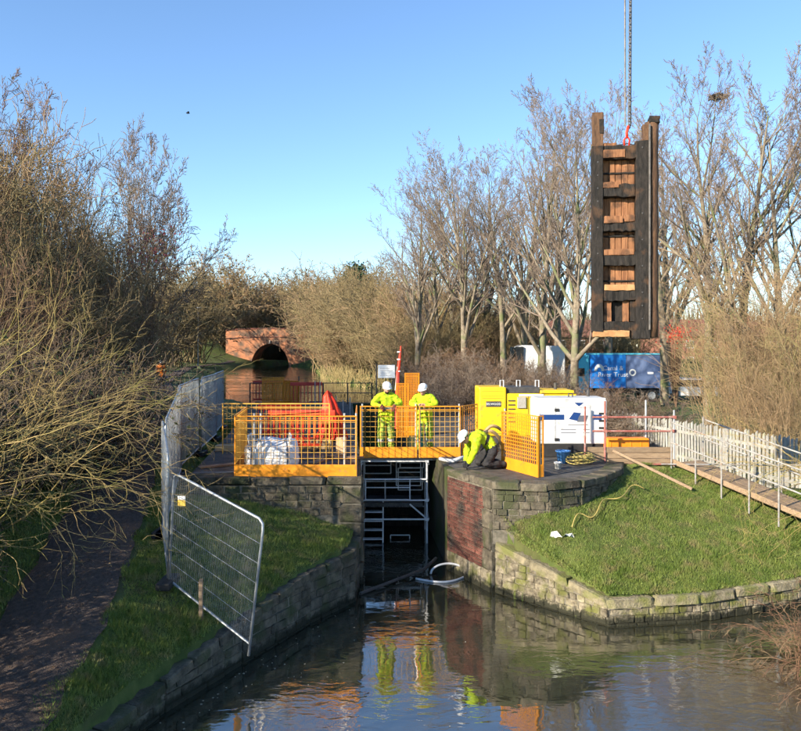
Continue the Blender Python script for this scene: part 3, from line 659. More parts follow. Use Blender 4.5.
# left side: hedge, hedgerow trees, willow
hd = [shrub_meshes(300 + i, 6.0, 3.2, 120, ['twig_red', 'twig_olive', 'twig_tan'][i], .035, .02, .13, .7, (3, 50), (1.9, 1.7), .008, ['ivy', 'brown_leaf', 'olive_leaf'][i], 1500, .045) for i in range(3)]
it = [(-10.2, 19, 5.6), (-10.2, 22.5, 6.2), (-13.0, 23, 9.4), (-11.2, 26.5, 7.0), (-14.2, 28, 10.0), (-12.4, 31, 7.4), (-13.8, 36, 7.6), (-16.4, 34, 10.0), (-16.2, 42, 6.4), (-20.6, 50, 6.0), (-25, 60, 6.2), (-29.5, 72, 6.4), (-17.5, 27, 10.6), (-14.0, 20.0, 8.6)]
L_ = ['dark red brown hedge bush behind the willow twigs', 'hedge bush beside the towpath by the far fence panels', 'tall dark hedge thorn at the upper left', 'red brown hedge bush above the fence panels', 'tallest dark hedge thorn at upper left', 'hedge bush left of the towpath, in mid distance',
      'hedge bush below the round bare tree', 'tall thorn left of the round bare tree', 'hedge bush over the bend of the towpath', 'hedge bush near the orange clad walker', 'far hedge bush before the bridge', 'farthest hedge bush by the bridge approach', 'tall thorn at the left edge behind the hedge', 'thorn filling the left edge above the willow']
for i, (x, y, h) in enumerate(it):
    place('hedge_bush', L_[i], 'bush', hd[i % 3], (x, y, gz(x, y)), i * 1.9, (h / 6) * .62, h / 6 * .86, 'hedge along the towpath')
lowh = shrub_meshes(330, 3.2, 2.4, 120, 'twig_dark', .022, .0, .15, .8, (5, 55), (1.9, 1.6), .006, 'ivy', 3500, .05)
it = [(-8.4, 15.4, 1.0), (-8.6, 12.4, 1.0), (-7.9, 9.2, 1.0), (-8.1, 6.0, .55), (-8.6, 2.8, 1.1), (-9.4, -.6, 1.15), (-10.2, -4, 1.2), (-7.6, 17.8, .8)]
L_ = ['low ivy clad hedge bush behind the willow base', 'ivy hedge bush at the left edge beside the path', 'ivy hedge bush left of the near path', 'hedge bush beside the near path outside the left edge', 'second hedge bush outside the left edge', 'third hedge bush outside the left edge', 'fourth hedge bush outside the left edge', 'small dark bush at the path edge by the fence']
for i, (x, y, s) in enumerate(it): place('hedge_bush', L_[i], 'bush', lowh, (x, y, gz(x, y)), i * 2.3, s, s * .98, 'low hedge along the near path')
for i, (x, y) in enumerate(((-26.5, 139), (-22.8, 141), (-19.0, 146), (-24.5, 146))):  # bushes added so the view through the arch turns dark
    place('hedge_bush', ['ivy bush added to darken the bridge arch, left', 'ivy bush added to darken the bridge arch, middle', 'ivy bush added to darken the bridge arch, right', 'taller ivy bush added to darken the bridge arch'][i], 'bush', lowh, (x, y, gz(x, y)), i * 1.3, 1.7, 1.8, 'ivy bushes added to darken the bridge arch')
# round bare tree behind the hedge
FAN = dict(TALL, n=[6, 8, 6, 4, 2], start=[.35, .2, .2, .3], kids=[4.6, 1.7, 1.8, 1.7], ratio=[1.75, .42, .46, .6], fall=[.1, .5, .5, .3], ang=[(4, 50), (20, 45), (25, 50), (25, 60)], trop=[.02, .03, .05, .05, .03], L0=.36)
fan = tree_meshes(410, 11.0, .22, FAN, 'bark_grey', 'twig_grey', 2, .010)
x, y = PX(146, 38), 38; z0 = gz(x, y); h = PZ(134, y) - z0
place('bare_tree', 'round headed bare tree rising over the left hedge', 'tree', fan, (x, y, z0), 3.4, h / 11 * .72, h / 11)
fan2 = tree_meshes(417, 11.0, .2, FAN, 'bark_grey', 'twig_red', 2, .008)
x, y = PX(-5, 25), 25; z0 = gz(x, y); h = PZ(70, y) - z0
place('bare_tree', 'bare tree at the upper left corner with fine dark twigs', 'tree', fan2, (x, y, z0), 1.5, h / 11 * .8, h / 11)
# pink berries on the spindle in the hedge
rg = np.random.default_rng(9); pts = np.array([PX(150, 29), 29, PZ(250, 29)]) + np.clip(rg.normal(size=(420, 3)), -1.5, 1.5) * np.array([.7, .6, .5])
r = random.Random(3); sg = []
for p in pts[::3]: q = sidedir((0, 0, 1), R(r.uniform(0, 80)), r); sg.append((*p, p[0] + q[0] * .5, p[1] + q[1] * .5, p[2] + q[2] * .5, .008, .005))
x, y = PX(150, 29), 29
T = thing('spindle_bush', 'bush with pinkish red berries in the left hedge', 'bush', (x, y, gz(x, y)))
off = np.array([x, y, gz(x, y)]); link('berry_cluster', leaf_mesh('berry_cluster', pts - off, .045, 'berry', rg), T)
sg = [tuple(np.array(s[:3]) - off) + tuple(np.array(s[3:6]) - off) + s[6:] for s in sg] + [(0, 0, -.2, .1 * k - .2, .05, 4.5 + .3 * k, .04, .015) for k in range(5)]
link('stem', seg_mesh('stem', sg, 'twig_red', 3), T)
# foreground willow arching over the path from the left
r = random.Random(21); out = [[], []]
PW = dict(n=[16, 9, 5], wob=[.12, .17, .2], trop=[-.040, -.028, -.008], tip=[.2, .25, .4], start=[.25, .3], kids=[.62, .5], ratio=[.42, .42], fall=[.3, .4], ang=[(12, 42), (18, 50)], rmin=.0035)
for k in range(62):
    y0 = r.uniform(9.8, 13.6); bx = -7.1 + r.uniform(-.5, .5)
    d = unit((r.uniform(.25, 1.1), r.uniform(-.35, .35), r.uniform(.35, 1.35)))
    grow(r, out, (bx, y0, gz(bx, y0) + r.uniform(.3, 2.0)), d, r.uniform(2.0, 4.3), r.uniform(.008, .017), 0, PW)
T = thing('willow_bush', 'foreground willow with long yellow olive twigs arching over the path', 'bush', (-6.6, 11, 1.6))
o1 = np.array(out[0]); o2 = np.array(out[1])
o1, o2 = [a[(a[:, 5] > 2.05 + .45 * np.sin(a[:, 3] * 3.1)) | (a[:, 3] < -6.6)] for a in (o1, o2)]
for a in (o1, o2): a[:, [0, 3]] += 6.6; a[:, [1, 4]] -= 11; a[:, [2, 5]] -= 1.6
link('stem', seg_mesh('stem', o1, 'willow', 4), T); link('twig', seg_mesh('twig', o2, 'willow', 3), T)
# thin willow twigs hanging in from the right edge over the grass
r = random.Random(33); out = [[], []]
for k in range(13):
    y0 = r.uniform(15.2, 17.5)
    grow(r, out, (9.6 + r.uniform(-.3, .3), y0, 1.7 + r.uniform(0, .5)), unit((-1, r.uniform(-.35, .3), r.uniform(.2, .9))), r.uniform(2.0, 3.6), .010, 0, PW)
T = thing('willow_bush', 'thin yellow willow twigs trailing over the grass from the right edge', 'bush', (9.6, 16.2, 1.6))
o1 = np.array(out[0]); o2 = np.array(out[1])
for a in (o1, o2): a[:, [0, 3]] -= 9.6; a[:, [1, 4]] -= 16.2; a[:, [2, 5]] -= 1.6
link('stem', seg_mesh('stem', o1, 'willow', 4), T); link('twig', seg_mesh('twig', o2, 'willow', 3), T)
# brambles at the near right bank
r = random.Random(35); out = [[], []]
PB = dict(PW, trop=[-.10, -.06, -.02], wob=[.12, .16, .2])
for k in range(150):
    x0, y0 = r.uniform(6.0, 8.0), r.uniform(9.5, 12.9)
    grow(r, out, (x0, y0, max(.05, gz(x0, y0))), unit((r.uniform(-1, .4), r.uniform(-.5, .5), r.uniform(.3, 1.3))), r.uniform(.5, 1.3), .008, 0, PB)
T = thing('bramble_thicket', 'tangled reddish bramble canes on the bank at the lower right corner', 'bramble', (6.9, 11.2, .3))
o1 = np.array(out[0]); o2 = np.array(out[1])
for a in (o1, o2): a[:, [0, 3]] -= 6.9; a[:, [1, 4]] -= 11.2; a[:, [2, 5]] -= .3
link('stem', seg_mesh('stem', o1, 'bramble', 4), T); link('twig', seg_mesh('twig', o2, 'bramble', 3), T)
# reeds on the right bank of the upper canal
rg = np.random.default_rng(12); sg = []
for k in range(420):
    y = rg.uniform(54, 78); x = np.interp(y, [44, 50, 61, 75], [.9, .5, -4, -7.5]) + rg.uniform(-.5, 1.6); h = rg.uniform(.4, 1.35)
    sg.append((x, y, UW - .1, x + rg.normal() * .38, y + rg.normal() * .3, UW + h, .03, .012))
tag(link('reed_bed', seg_mesh('reed_bed', sg, 'reed', 3)), 'straw coloured reeds at the edge of the upper canal', 'reeds', kind='stuff')

# grass blades
def blades(name, n, xr, yr, keep, hh, label, seed):
    rg = np.random.default_rng(seed + len(name)); x = rg.uniform(*xr, n); y = rg.uniform(*yr, n); k = keep(x, y); x, y = x[k], y[k]
    tuft = .55 + .45 * np.clip(vnoise(x, y, 4.5, 3) * 1.2 + .5 + .6 * vnoise(x, y, 11, 5), 0, 1.6); z = H(x, y); z = np.where(z < -.5, np.maximum(H(x - .15, y), H(x + .08, y + .12)) - .04, z); z = np.minimum(z, np.where((seed == 2) & (x > -4.75), 1.95, 9)); n = len(x)
    h = rg.uniform(.35, 1.3, n) * hh * tuft; a = rg.uniform(0, 6.283, n); wd = rg.uniform(.0045, .009, n); le = rg.uniform(.15, .75, n) * h; b = rg.uniform(0, 6.283, n)
    c = np.stack([x, y, z - .01], 1); s = np.stack([np.cos(a) * wd, np.sin(a) * wd, 0 * a], 1); t = np.stack([np.cos(b) * le, np.sin(b) * le, h], 1)
    V = np.stack([c - s, c + s, c + t], 1).reshape(-1, 3)
    tag(link(name, np_mesh(name, V, np.arange(len(V)).reshape(-1, 3), 'blade')), label, 'grass', kind='stuff')
blades('grass', 330000, (1.9, 11), (13.8, 19.5), lambda x, y: (y > yF(x) + .10) & ((y < yB(x) - .05) | ((x > 5.4) & (y < yB(x) + 1.2))), .062, 'short green grass on the bank right of the lock', 1)
blades('grass', 190000, (-6, -.9), (8, 16.3), lambda x, y: (x < xwl(y) - .2) & (x > xpr(y) + .02 + .08 * np.sin(y * 5)) & (y < 16.27), .095, 'shaded green grass between the path and the left wing wall', 2)
blades('bank_edge_grass', 90000, (1.9, 11), (13.8, 16.6), lambda x, y: (y > yF(x) + .06) & (y < np.minimum(yF(x) + .75, yB(x) - .03)), .066, 'steep grass fringe along the right wing wall coping', 1)
blades('bank_edge_grass', 170000, (-6, -.9), (8, 16.3), lambda x, y: (x < xwl(y) - .14) & (x > xwl(y) - .75), .09, 'shaded grass fringe along the left wing wall coping', 2)
blades('bank_edge_grass', 9000, (2.0, 9), (13.8, 16.2), lambda x, y: (y > yF(x) + .20) & (y < yF(x) + .48) & (vnoise(x, y, 6, 9) > .1), .17, 'longer grass tufts leaning over the right coping', 6)
blades('grass', 110000, (-10, -5), (7.5, 24), lambda x, y: (x < xpr(y) - 1.5), .12, 'dark rough grass on the verge left of the path', 3)
blades('grass', 50000, (-7, -4.4), (16.2, 30), lambda x, y: (x > xpr(y)) & (x < -4.65 - (y - 16) * .06), .08, 'grass strip between the fence panels and the lock side', 4)
rg = np.random.default_rng(8); n = 70; yy = rg.uniform(9.5, 15.5, n); xx = xwl(yy) + rg.exponential(.7, n) + .15
P = np.stack([xx, yy, np.full(n, .006)], 1); a = rg.uniform(0, 6.28, n); s = rg.uniform(.008, .022, n)
V = np.stack([P + np.stack([np.cos(a + q) * s, np.sin(a + q) * s, 0 * a], 1) for q in (0, 1.5, 3.14, 4.7)], 1).reshape(-1, 3)
n = 900; yy2 = rg.uniform(7.5, 20, n); xx2 = xpr(yy2) - 1.5 * rg.beta(.6, .6, n); P2 = np.stack([xx2, yy2, H(xx2, yy2) + .075], 1); a2 = rg.uniform(0, 6.28, n); s2 = rg.uniform(.01, .026, n)
V2 = np.stack([P2 + np.stack([np.cos(a2 + q) * s2, np.sin(a2 + q) * s2, rg.uniform(0, .015, n)], 1) for q in (0, 1.5, 3.14, 4.7)], 1).reshape(-1, 3)
tag(link('leaf_litter', np_mesh('leaf_litter', V2, np.arange(4 * n).reshape(-1, 4), 'brown_leaf')), 'small dead leaves scattered over the near towpath', 'leaves', kind='stuff')
tag(link('floating_leaves', np_mesh('floating_leaves', V, np.arange(len(V)).reshape(-1, 4), 'leaf')), 'pale fallen leaves scattered on the water by the left wall', 'leaves', kind='stuff')

# ------------------------------------------------------------------ edge barriers
def barrier(label, p0, p1, z=LT, h=1.30, toe=.27, posts=(), frame='orange', wires='yellow', sp=.13, group='orange mesh edge barriers', name='edge_barrier', lean=0.0, toemat='orange', wr=.0036):
    dx, dy = p1[0] - p0[0], p1[1] - p0[1]; L = math.hypot(dx, dy)
    T = thing(name, label, 'barrier', (p0[0], p0[1], z), math.atan2(dy, dx), group)
    if lean: T.rotation_euler = (lean, 0, math.atan2(dy, dx))
    if toe: MB().box(0, L, -.014, .014, 0.0, toe).build('toe_board', toemat, T, bevel=.006)
    MB().bar((0, 0, h), (L, 0, h), .027, .027).build('top_rail', frame, T, bevel=.006)
    MB().bar((.018, 0, h - .09), (L - .018, 0, h - .09), .02, .02).build('mid_rail', frame, T)
    for s in (.018, L - .018): MB().bar((s, 0, 0.0 if not toe else toe), (s, 0, h - .018), .027, .027).build('upright', frame, T)
    mb = MB(); n = max(2, round(L / sp))
    for i in range(1, n): mb.bar((L * i / n, 0, toe), (L * i / n, 0, h - .02), 2 * wr, 2 * wr)
    n2 = max(2, round((h - toe) / (sp * 1.05)))
    for i in range(1, n2): zz = toe + (h - toe) * i / n2; mb.bar((.02, .008, zz), (L - .02, .008, zz), 2 * wr, 2 * wr)
    tag(mb.build('wire_mesh', wires, T), kind='stuff')
    for s in posts:
        MB().tube([(s, .06, -.02), (s, .06, h + .06)], .022, 8).build('post', 'steel', T)
    return T
barrier('orange mesh barrier in front of the white bulk bag', (-3.55, 16.42), (-.93, 16.42), posts=(.42, .56, 2.35, 2.6))
barrier('orange barrier seen edge-on at the left of the bulk bag', (-3.55, 16.50), (-3.78, 18.95), sp=.05, wr=.010)
barrier('orange barrier along the lock edge right of the bulk bag', (-.96, 16.5), (-1.10, 19.35), wires='orange')
barrier('yellow barrier behind the red plastic fencing', (PX(222, 20), 20), (PX(330, 20), 20), toe=.0, frame='yellow')
barrier('orange barrier in front of the left standing worker', (-1.03, 19.5), (.42, 19.5), LT - .03, posts=(.06, 1.42))
barrier('orange barrier in front of the right standing worker', (.46, 19.5), (1.52, 19.5), LT - .03, posts=(.03, 1.03))
barrier('short angled orange barrier just left of the yellow generator', (1.56, 19.54), (2.02, 20.25), LT - .03, wires='orange')
barrier('angled orange barrier right of the kneeling worker', (2.33, 17.75), (2.93, 16.36), wires='orange', sp=.075, posts=(.05, 1.46), wr=.007)
barrier('short orange barrier end facing us right of the angled one', (2.94, 16.40), (3.06, 16.46), posts=())
# upright spare panels behind the workers
barrier('orange mesh panel stood on end behind the workers, shorter one', (PX(396, 23.5), 23.5), (PX(409, 23.5), 23.6), h=1.65, toe=.0, wires='orange', sp=.05, wr=.009, group='spare panels stood on end')
barrier('orange mesh panel stood on end behind the workers, taller one', (PX(404, 24), 24.0), (PX(419, 24), 24.1), h=1.95, toe=.3, wires='orange', sp=.05, wr=.009, group='spare panels stood on end', lean=.04)
# far end of the lock
barrier('orange barrier standing at the far head of the lock', (PX(262, 36), 36), (PX(283, 36), 36.4), h=1.32, toe=.2, wires='orange', sp=.06, wr=.012, group='barriers at the far head of the lock')
barrier('orange barrier with sagging top at the far lock head', (PX(283, 36.5), 36.5), (PX(300, 36.5), 36.2), h=1.15, toe=.2, wires='orange', sp=.06, wr=.012, group='barriers at the far head of the lock')
def plastic_barrier(label, p0, p1, z=LT, h=1.0, m='red', group='red plastic barriers on the lock side'):
    dx, dy = p1[0] - p0[0], p1[1] - p0[1]; L = math.hypot(dx, dy)
    T = thing('plastic_barrier', label, 'barrier', (p0[0], p0[1], z), math.atan2(dy, dx), group)
    MB().box(0, L, -.03, .03, h - .16, h).build('top_panel', m, T, bevel=.02)
    MB().box(0, L, -.03, .03, .14, .22).build('bottom_rail', m, T, bevel=.01)
    n = max(3, round(L / .16))
    for i in range(n + 1): MB().box(L * i / n - (.02 if i else 0), L * i / n + .02, -.02, .02, .22, h - .16).build('bar', m, T)
    for s in (.2, L - .2): MB().box(s - .05, s + .05, -.28, .28, 0, .06).build('foot', 'black', T)
plastic_barrier('red plastic barrier behind the bulk bag', (PX(258, 23.5), 23.5), (PX(301, 23.5), 23.7))
plastic_barrier('red plastic barrier next to the red tarpaulin', (PX(293, 21.8), 21.8), (PX(336, 21.8), 21.6))
plastic_barrier('red plastic barrier nearest the bulk bag', (PX(268, 20.6), 20.6), (PX(322, 20.6), 20.4), h=1.08)
plastic_barrier('red plastic barrier at the far lock head, left', (PX(254, 38), 37.7), (PX(300, 38), 37.7), h=1.1, m='rednet')
plastic_barrier('red plastic barrier at the far lock head, right', (PX(290, 35), 35), (PX(322, 35), 35.2), h=1.15, m='rednet')
# red tarpaulin bundle
rg = np.random.default_rng(3); mb = MB(); n, ny_ = 22, 14; V = []
for j in range(ny_ + 1):
    t = j / ny_
    for i in range(n):
        a = 2 * math.pi * i / n; rr = (.34 * (1 - t) ** .6 + .05) * (1 + .28 * math.sin(a * 5 + t * 4) + .12 * math.sin(a * 9 - t * 9)) * (1 if t < 1 else .3)
        V.append((rr * math.cos(a) + .10 * t * math.sin(3 * t) - .12 * t, rr * .7 * math.sin(a), 1.42 * t + .05 * math.sin(a * 3)))
mb.add(V, [(j * n + i, j * n + (i + 1) % n, (j + 1) * n + (i + 1) % n, (j + 1) * n + i) for j in range(ny_) for i in range(n)] + [tuple(ny_ * n + i for i in range(n))])
o = mb.build('tarpaulin', 'red', None, True, loc=(PX(331, 22.6), 22.6, LT + .03)); tag(o, 'bright red crumpled tarpaulin heaped on the lock side', 'tarpaulin')
# handrail at the far lock head
T = thing('handrail', 'dark metal handrail across the far head of the lock', 'railing', (PX(250, 37), 37, LT))
Lr = PX(372, 37) - PX(250, 37)
for k in range(6): MB().tube([(Lr * k / 5, 0, -.05), (Lr * k / 5, 0, 1.03 if k not in (2,) else 1.35)], .035, 6).build('post', 'darkmetal', T)
for zz in (1.02, .55): MB().tube([(0, -.04, zz), (Lr, -.04, zz)], .022, 6).build('rail', 'darkmetal', T)
for k, (px, Y, t_) in enumerate(((315, 34, 381), (320, 34, 381), (336, 33, 396), (343, 28, 400), (350, 30, 398))):
    x = PX(px, Y); o = MB().tube([(0, 0, -.05), (0, 0, PZ(t_, Y) - LT)], .022, 6).build('scaffold_tube', 'steel', None, loc=(x, Y, LT))
    tag(o, ['thin pale tube left of a pair at the far rail', 'thin pale tube right of a pair at the far rail', 'short steel tube by the red tarpaulin', 'steel tube standing left of the left worker', 'steel tube farther back left of the left worker'][k], 'tube', 'upright tubes on the lock side')
# bulk bag
bm = bmesh.new(); bmesh.ops.create_cube(bm, size=1); bmesh.ops.subdivide_edges(bm, edges=list(bm.edges), cuts=9, use_grid_fill=True)
for v in bm.verts:
    c = v.co; fx, fy = c.x * 2, c.y * 2; bul = 1 + .14 * (1 - (c.z * 2) ** 2)
    rr = (abs(fx) ** 4 + abs(fy) ** 4) ** .25 or 1; k = max(abs(fx), abs(fy)) / rr
    nz = .035 * math.sin(9 * c.x + 5 * c.z) + .03 * math.sin(13 * c.y + 7 * c.x + 3) + .02 * math.sin(23 * c.z + 9 * c.x)
    top = max(0, c.z - .3) * .35
    v.co = Vector((c.x * k * bul * (1 - top) * 1.04 + nz * .5, c.y * k * bul * (1 - top) + nz * .5, (c.z + .5) * .74 + (nz * 1.3 - .07 * (fx * fx + fy * fy) if c.z > .4 else 0)))
me = bpy.data.meshes.new('bag_body'); bm.to_mesh(me); bm.free(); me.materials.append(M['bag']); me.polygons.foreach_set('use_smooth', [True] * len(me.polygons))
T = thing('bulk_bag', 'white woven bulk bag full of material behind the orange barrier', 'bag', (PX(272, 17.1), 17.1, LT), .1)
link('bag_body', me, T)
for sx in (-.40, .36):
    MB().tube([(sx, -.58, .05), (sx * 1.02, -.60, .35), (sx, -.54, .62), (sx * .9, -.38, .80), (sx * .8, -.25, .72)], .018, 6).build('lifting_strap', 'strap', T)
    MB().tube([(sx * 1.15, -.35, .66), (sx * 1.2, -.42, .86), (sx * 1.1, -.2, .88), (sx * 1.1, -.1, .66)], .028, 6).build('lifting_loop', 'bag', T, True)
# timber
for k, (x0, x1, Y, zz, hh) in enumerate(((PX(293, 20.8), PX(331, 20.8), 20.8, .0, .24), (PX(215, 20.4), PX(234, 20.4), 20.4, .0, .16), (PX(336, 19.6), PX(346, 19.6), 19.6, .0, .45))):
    o = MB().box(0, x1 - x0, 0, .22, 0, hh).build('timber_baulk', 'paletimber', None, bevel=.01, loc=(x0, Y, LT + .005))
    tag(o, ['pale sawn timber baulk under the red barriers', 'short pale timber by the fence, left of the orange barrier', 'upright timber offcut near the lock edge'][k], 'timber', 'timbers on the lock side')

for k, (x, y, L_b, a_, z_, m_, lab) in enumerate(((-4.5, 16.75, 1.5, .15, .02, 'darkmetal', 'dark flat plate lying by the fence left of the orange barrier'), (-4.6, 17.6, 2.2, .6, .02, 'timber', 'scaffold board lying flat behind the edge-on barrier'), (-2.1, 18.2, 1.6, 1.2, .02, 'timber', 'scaffold board lying by the lock edge'),
        (-2.4, 19.0, 1.5, .1, .02, 'timber', 'scaffold board lying in front of the red barriers'))):
    o = MB().box(0, L_b, -.11, .11, 0, .04).build('loose_board', m_, None, bevel=.005, loc=(x, y, LT + z_ * .3), rot=(0, 0, a_)); tag(o, lab, 'board', 'loose boards on the lock side')
# ------------------------------------------------------------------ work platform and scaffold tower in the lock mouth
T = thing('work_platform', 'boarded work platform across the lock mouth under the workers', 'platform', (-1.05, 19.56, LT - .06))
for k in range(8): MB().box(.02, 2.6, .0 + k * .235, .225 + k * .235, 0, .042).build('board', 'timber', T, bevel=.004)
for yy in (.1, 1.7): MB().tube([(-.2, yy, -.035), (2.85, yy, -.035)], .024, 8).build('ledger', 'steel', T)
S = thing('scaffold_tower', 'silver scaffold tower with stair standing in the lock mouth', 'scaffold', (PX(361, 19.7), 19.7, -.6))
sw = PX(427, 19.7) - PX(361, 19.7); s39 = 19.7 / F
def zz_(py): return PZ(py, 19.7) + .6
for (x, y) in ((0, 0), (sw, 0), (0, 1.5), (sw, 1.5)): MB().tube([(x, y, 0), (x, y, zz_(459))], .025, 8).build('standard', 'scaffold', S)
for py in (461, 479, 500, 519): MB().tube([(0, -.045, zz_(py)), (sw, -.045, zz_(py))], .021, 8).build('ledger', 'scaffold', S)
for py in (470, 492, 519): MB().tube([(0, 1.545, zz_(py)), (sw, 1.545, zz_(py))], .018, 6).build('ledger', 'scaffold', S)
for x in (0, sw):
    for py in (464, 500, 519, 550): MB().tube([(x + .045, 0, zz_(py)), (x + .045, 1.5, zz_(py))], .018, 6).build('transom', 'scaffold', S)
# guard frames of the stair landing
for (x0, x1, p0, p1, y) in ((.12, .62, 479, 499, -.09), (.62, 1.25, 479, 499, -.09), (1.0, 1.62, 462, 472, .7), (.9, 1.55, 468, 492, .9), (.95, 1.6, 475, 498, 1.1), (.05, .75, 467, 480, 1.0)):
    for x in (x0, x1): MB().tube([(x, y, zz_(p1)), (x, y, zz_(p0))], .017, 6).build('guard_post', 'scaffold', S)
    for py in (p0, (p0 + p1) / 2 - 2, p1): MB().tube([(x0, y, zz_(py)), (x1, y, zz_(py))], .014, 6).build('guard_rail', 'scaffold', S)
MB().box(.02, sw - .1, .25, 1.3, zz_(509), zz_(505)).build('landing_deck', 'darkmetal', S)
MB().bar((1.25, .1, zz_(505)), (sw - .02, .1, zz_(519)), .035, .035).build('brace', 'scaffold', S)
# stair
for x in (.03, .56): MB().bar((x, -.12, zz_(578)), (x, .35, zz_(503)), .03, .09).build('stringer', 'scaffold', S)
for k in range(9):
    t = k / 8.; zc = zz_(575) + (zz_(506) - zz_(575)) * t; MB().box(.04, .55, -.14 + .46 * t, .05 + .46 * t, zc - .012, zc + .012).build('tread', 'scaffold', S)
for (x0, x1, p0, p1, y) in ((.75, 1.25, 540, 560, .5), (1.25, 1.5, 550, 578, .9), (.7, 1.0, 545, 585, .3)):
    for x in (x0, x1): MB().tube([(x, y, zz_(p1)), (x, y, zz_(p0))], .014, 6).build('guard_post', 'scaffold', S)
    MB().tube([(x0, y, zz_(p0)), (x1, y, zz_(p0))], .014, 6).build('guard_rail', 'scaffold', S)
for (x, py) in ((0, 461), (sw, 461), (0, 500), (sw, 500), (sw, 519), (0, 519)): MB().box(x - .04, x + .04, -.08, .03, zz_(py) - .035, zz_(py) + .035).build('coupler', 'scaffold', S)
D = thing('darkening_planks', 'black planks added to darken the lock mouth behind the scaffold', 'backdrop', (float(lockx(21.6, -1)), 21.6, -.9))  # planks added as a black backing for the dark chamber
wd_ = float(lockx(21.6, 1)) - float(lockx(21.6, -1))
for k in range(10): MB().box(.0, wd_, rnd.uniform(-.02, .0), .22, k * .30, k * .30 + .292).build('darkening_plank', 'blackoak', D, bevel=.008)
# pole and hose in the water
o = MB().tube([(PX(360, 15.6), 15.6, .03), (PX(425, 17.1), 17.1, .10), (PX(436, 17.6), 17.6, .2)], .035, 8).build('floating_pole', 'darkmetal'); tag(o, 'dark pole floating across the water at the lock mouth', 'pole')
pts = []
for k in range(25):
    t = k / 24; a = math.pi * (1 - t); pts.append((PX(449, 17) + .40 * math.cos(a) * (1 if t < .5 else 1.0), 17 - .1 * t, .02 + .24 * math.sin(a)))
for k in range(1, 22):
    t = k / 21; pts.append((pts[24][0] - 1.15 * t + .1 * math.sin(t * 3), 17 - .1 - .5 * math.sin(t * 2.6), .02))
o = MB().tube(pts, .024, 8).build('suction_hose', 'hose_white', None, True); tag(o, 'white suction hose looping out of the water by the brick wall', 'hose')

# ------------------------------------------------------------------ the lifted lock gate
GYd = 15.2; gs = GYd / F
T = thing('lock_gate', 'old black and brown timber lock gate hanging from lifting chains', 'lock gate', (PX(619, GYd), GYd, PZ(337, GYd)), R(-9))
def gzp(py): return (337 - py) * gs
hw = 27 * gs * 1.0
def plank(name, m, x0, x1, y0, y1, z0, z1, seed, cuts=6, jit=.006, horiz=False):
    """timber with worn uneven edges"""
    rr = random.Random(seed); bm = bmesh.new(); bmesh.ops.create_cube(bm, size=1)
    ed = [e for e in bm.edges if abs((e.verts[0].co - e.verts[1].co)[0 if horiz else 2]) > .5]
    bmesh.ops.subdivide_edges(bm, edges=ed, cuts=cuts)
    for v in bm.verts:
        v.co = Vector(((x0 + x1) / 2 + v.co.x * (x1 - x0) + rr.uniform(-jit, jit), (y0 + y1) / 2 + v.co.y * (y1 - y0) + rr.uniform(-jit, jit), (z0 + z1) / 2 + v.co.z * (z1 - z0) + rr.uniform(-jit, jit)))
    me = bpy.data.meshes.new(name); bm.to_mesh(me); bm.free(); me.materials.append(M[m]); o = link(name, me, T)
    b = o.modifiers.new('bevel', 'BEVEL'); b.width = .012; b.segments = 2; b.limit_method = 'ANGLE'; return o
plank('mitre_post', 'blackoak', -hw, -hw + .215, -.16, .12, gzp(332), gzp(147), 1, 12)
plank('mitre_post_top', 'darkoak', -hw + .01, -hw + .22, -.14, .10, gzp(147), gzp(113), 2, 3)
plank('mitre_post_iron', 'blackoak', -hw + .14, -hw + .235, -.15, .08, gzp(135), gzp(120), 23, 2)
# heel post with rounded back
mb = MB(); prof = []
for k in range(13):
    t = k / 12; zc = gzp(337) + (gzp(124) - gzp(337)) * t; prof.append((.128 + .010 * math.sin(k * 2.3), zc))
mb.lathe(prof, 14, 0, (hw + .09, .02, 0), 1, 1.15); mb.build('heel_post', 'darkoak', T, True)
plank('heel_stile', 'blackoak', hw - .235, hw + .02, -.15, .12, gzp(334), gzp(143), 3, 12)
plank('heel_post_tenon', 'darkoak', hw - .10, hw + .06, -.12, .10, gzp(143), gzp(127), 4, 3, .014)
plank('heel_post_head', 'blackoak', hw + .02, hw + .23, -.13, .14, gzp(126), gzp(119), 5, 2, .012)
mb = MB(); mb.bar((hw + .022, -.17, gzp(330)), (hw + .022, -.17, gzp(128)), .035, .03); mb.build('iron_edge_strip', 'ironstrip', T, bevel=.004)
xi0, xi1 = -hw + .215, hw - .23
for k, (t_, b_, m_) in enumerate(((147, 160, 'blackoak'), (185, 198, 'blackoak'), (219, 232, 'blackoak'), (252, 266, 'blackoak'), (288, 301, 'blackoak'), (322, 331, 'blackoak'))):
    plank('rail', m_, xi0 - .02, xi1 + .02, -.13, .10, gzp(b_), gzp(t_), 10 + k, 9, .016, True)
plank('rail_worn_face', 'oak', xi0, xi0 + .42, -.153, -.10, gzp(159), gzp(151), 30, 5, .006, True)
plank('rail_worn_face', 'oak', xi0, xi0 + .30, -.153, -.10, gzp(189), gzp(183), 31, 5, .008, True)
plank('rail_worn_face', 'oak', xi0 + .02, xi0 + .38, -.153, -.10, gzp(224), gzp(217), 32, 5, .008, True)
plank('rail_worn_face', 'oak', xi0 + .40, xi1 - .02, -.153, -.10, gzp(223), gzp(216), 33, 5, .008, True)
plank('rail_worn_face', 'oak', xi0 + .01, xi1 - .03, -.153, -.10, gzp(256), gzp(250), 34, 7, .008, True)
plank('rail_worn_face', 'freshoak', xi0 + .02, xi1 - .02, -.153, -.10, gzp(291), gzp(285), 35, 7, .008, True)
plank('rail_top_edge', 'oak', xi0, xi0 + .25, -.12, .05, gzp(147.5), gzp(144), 36, 4, .012, True)
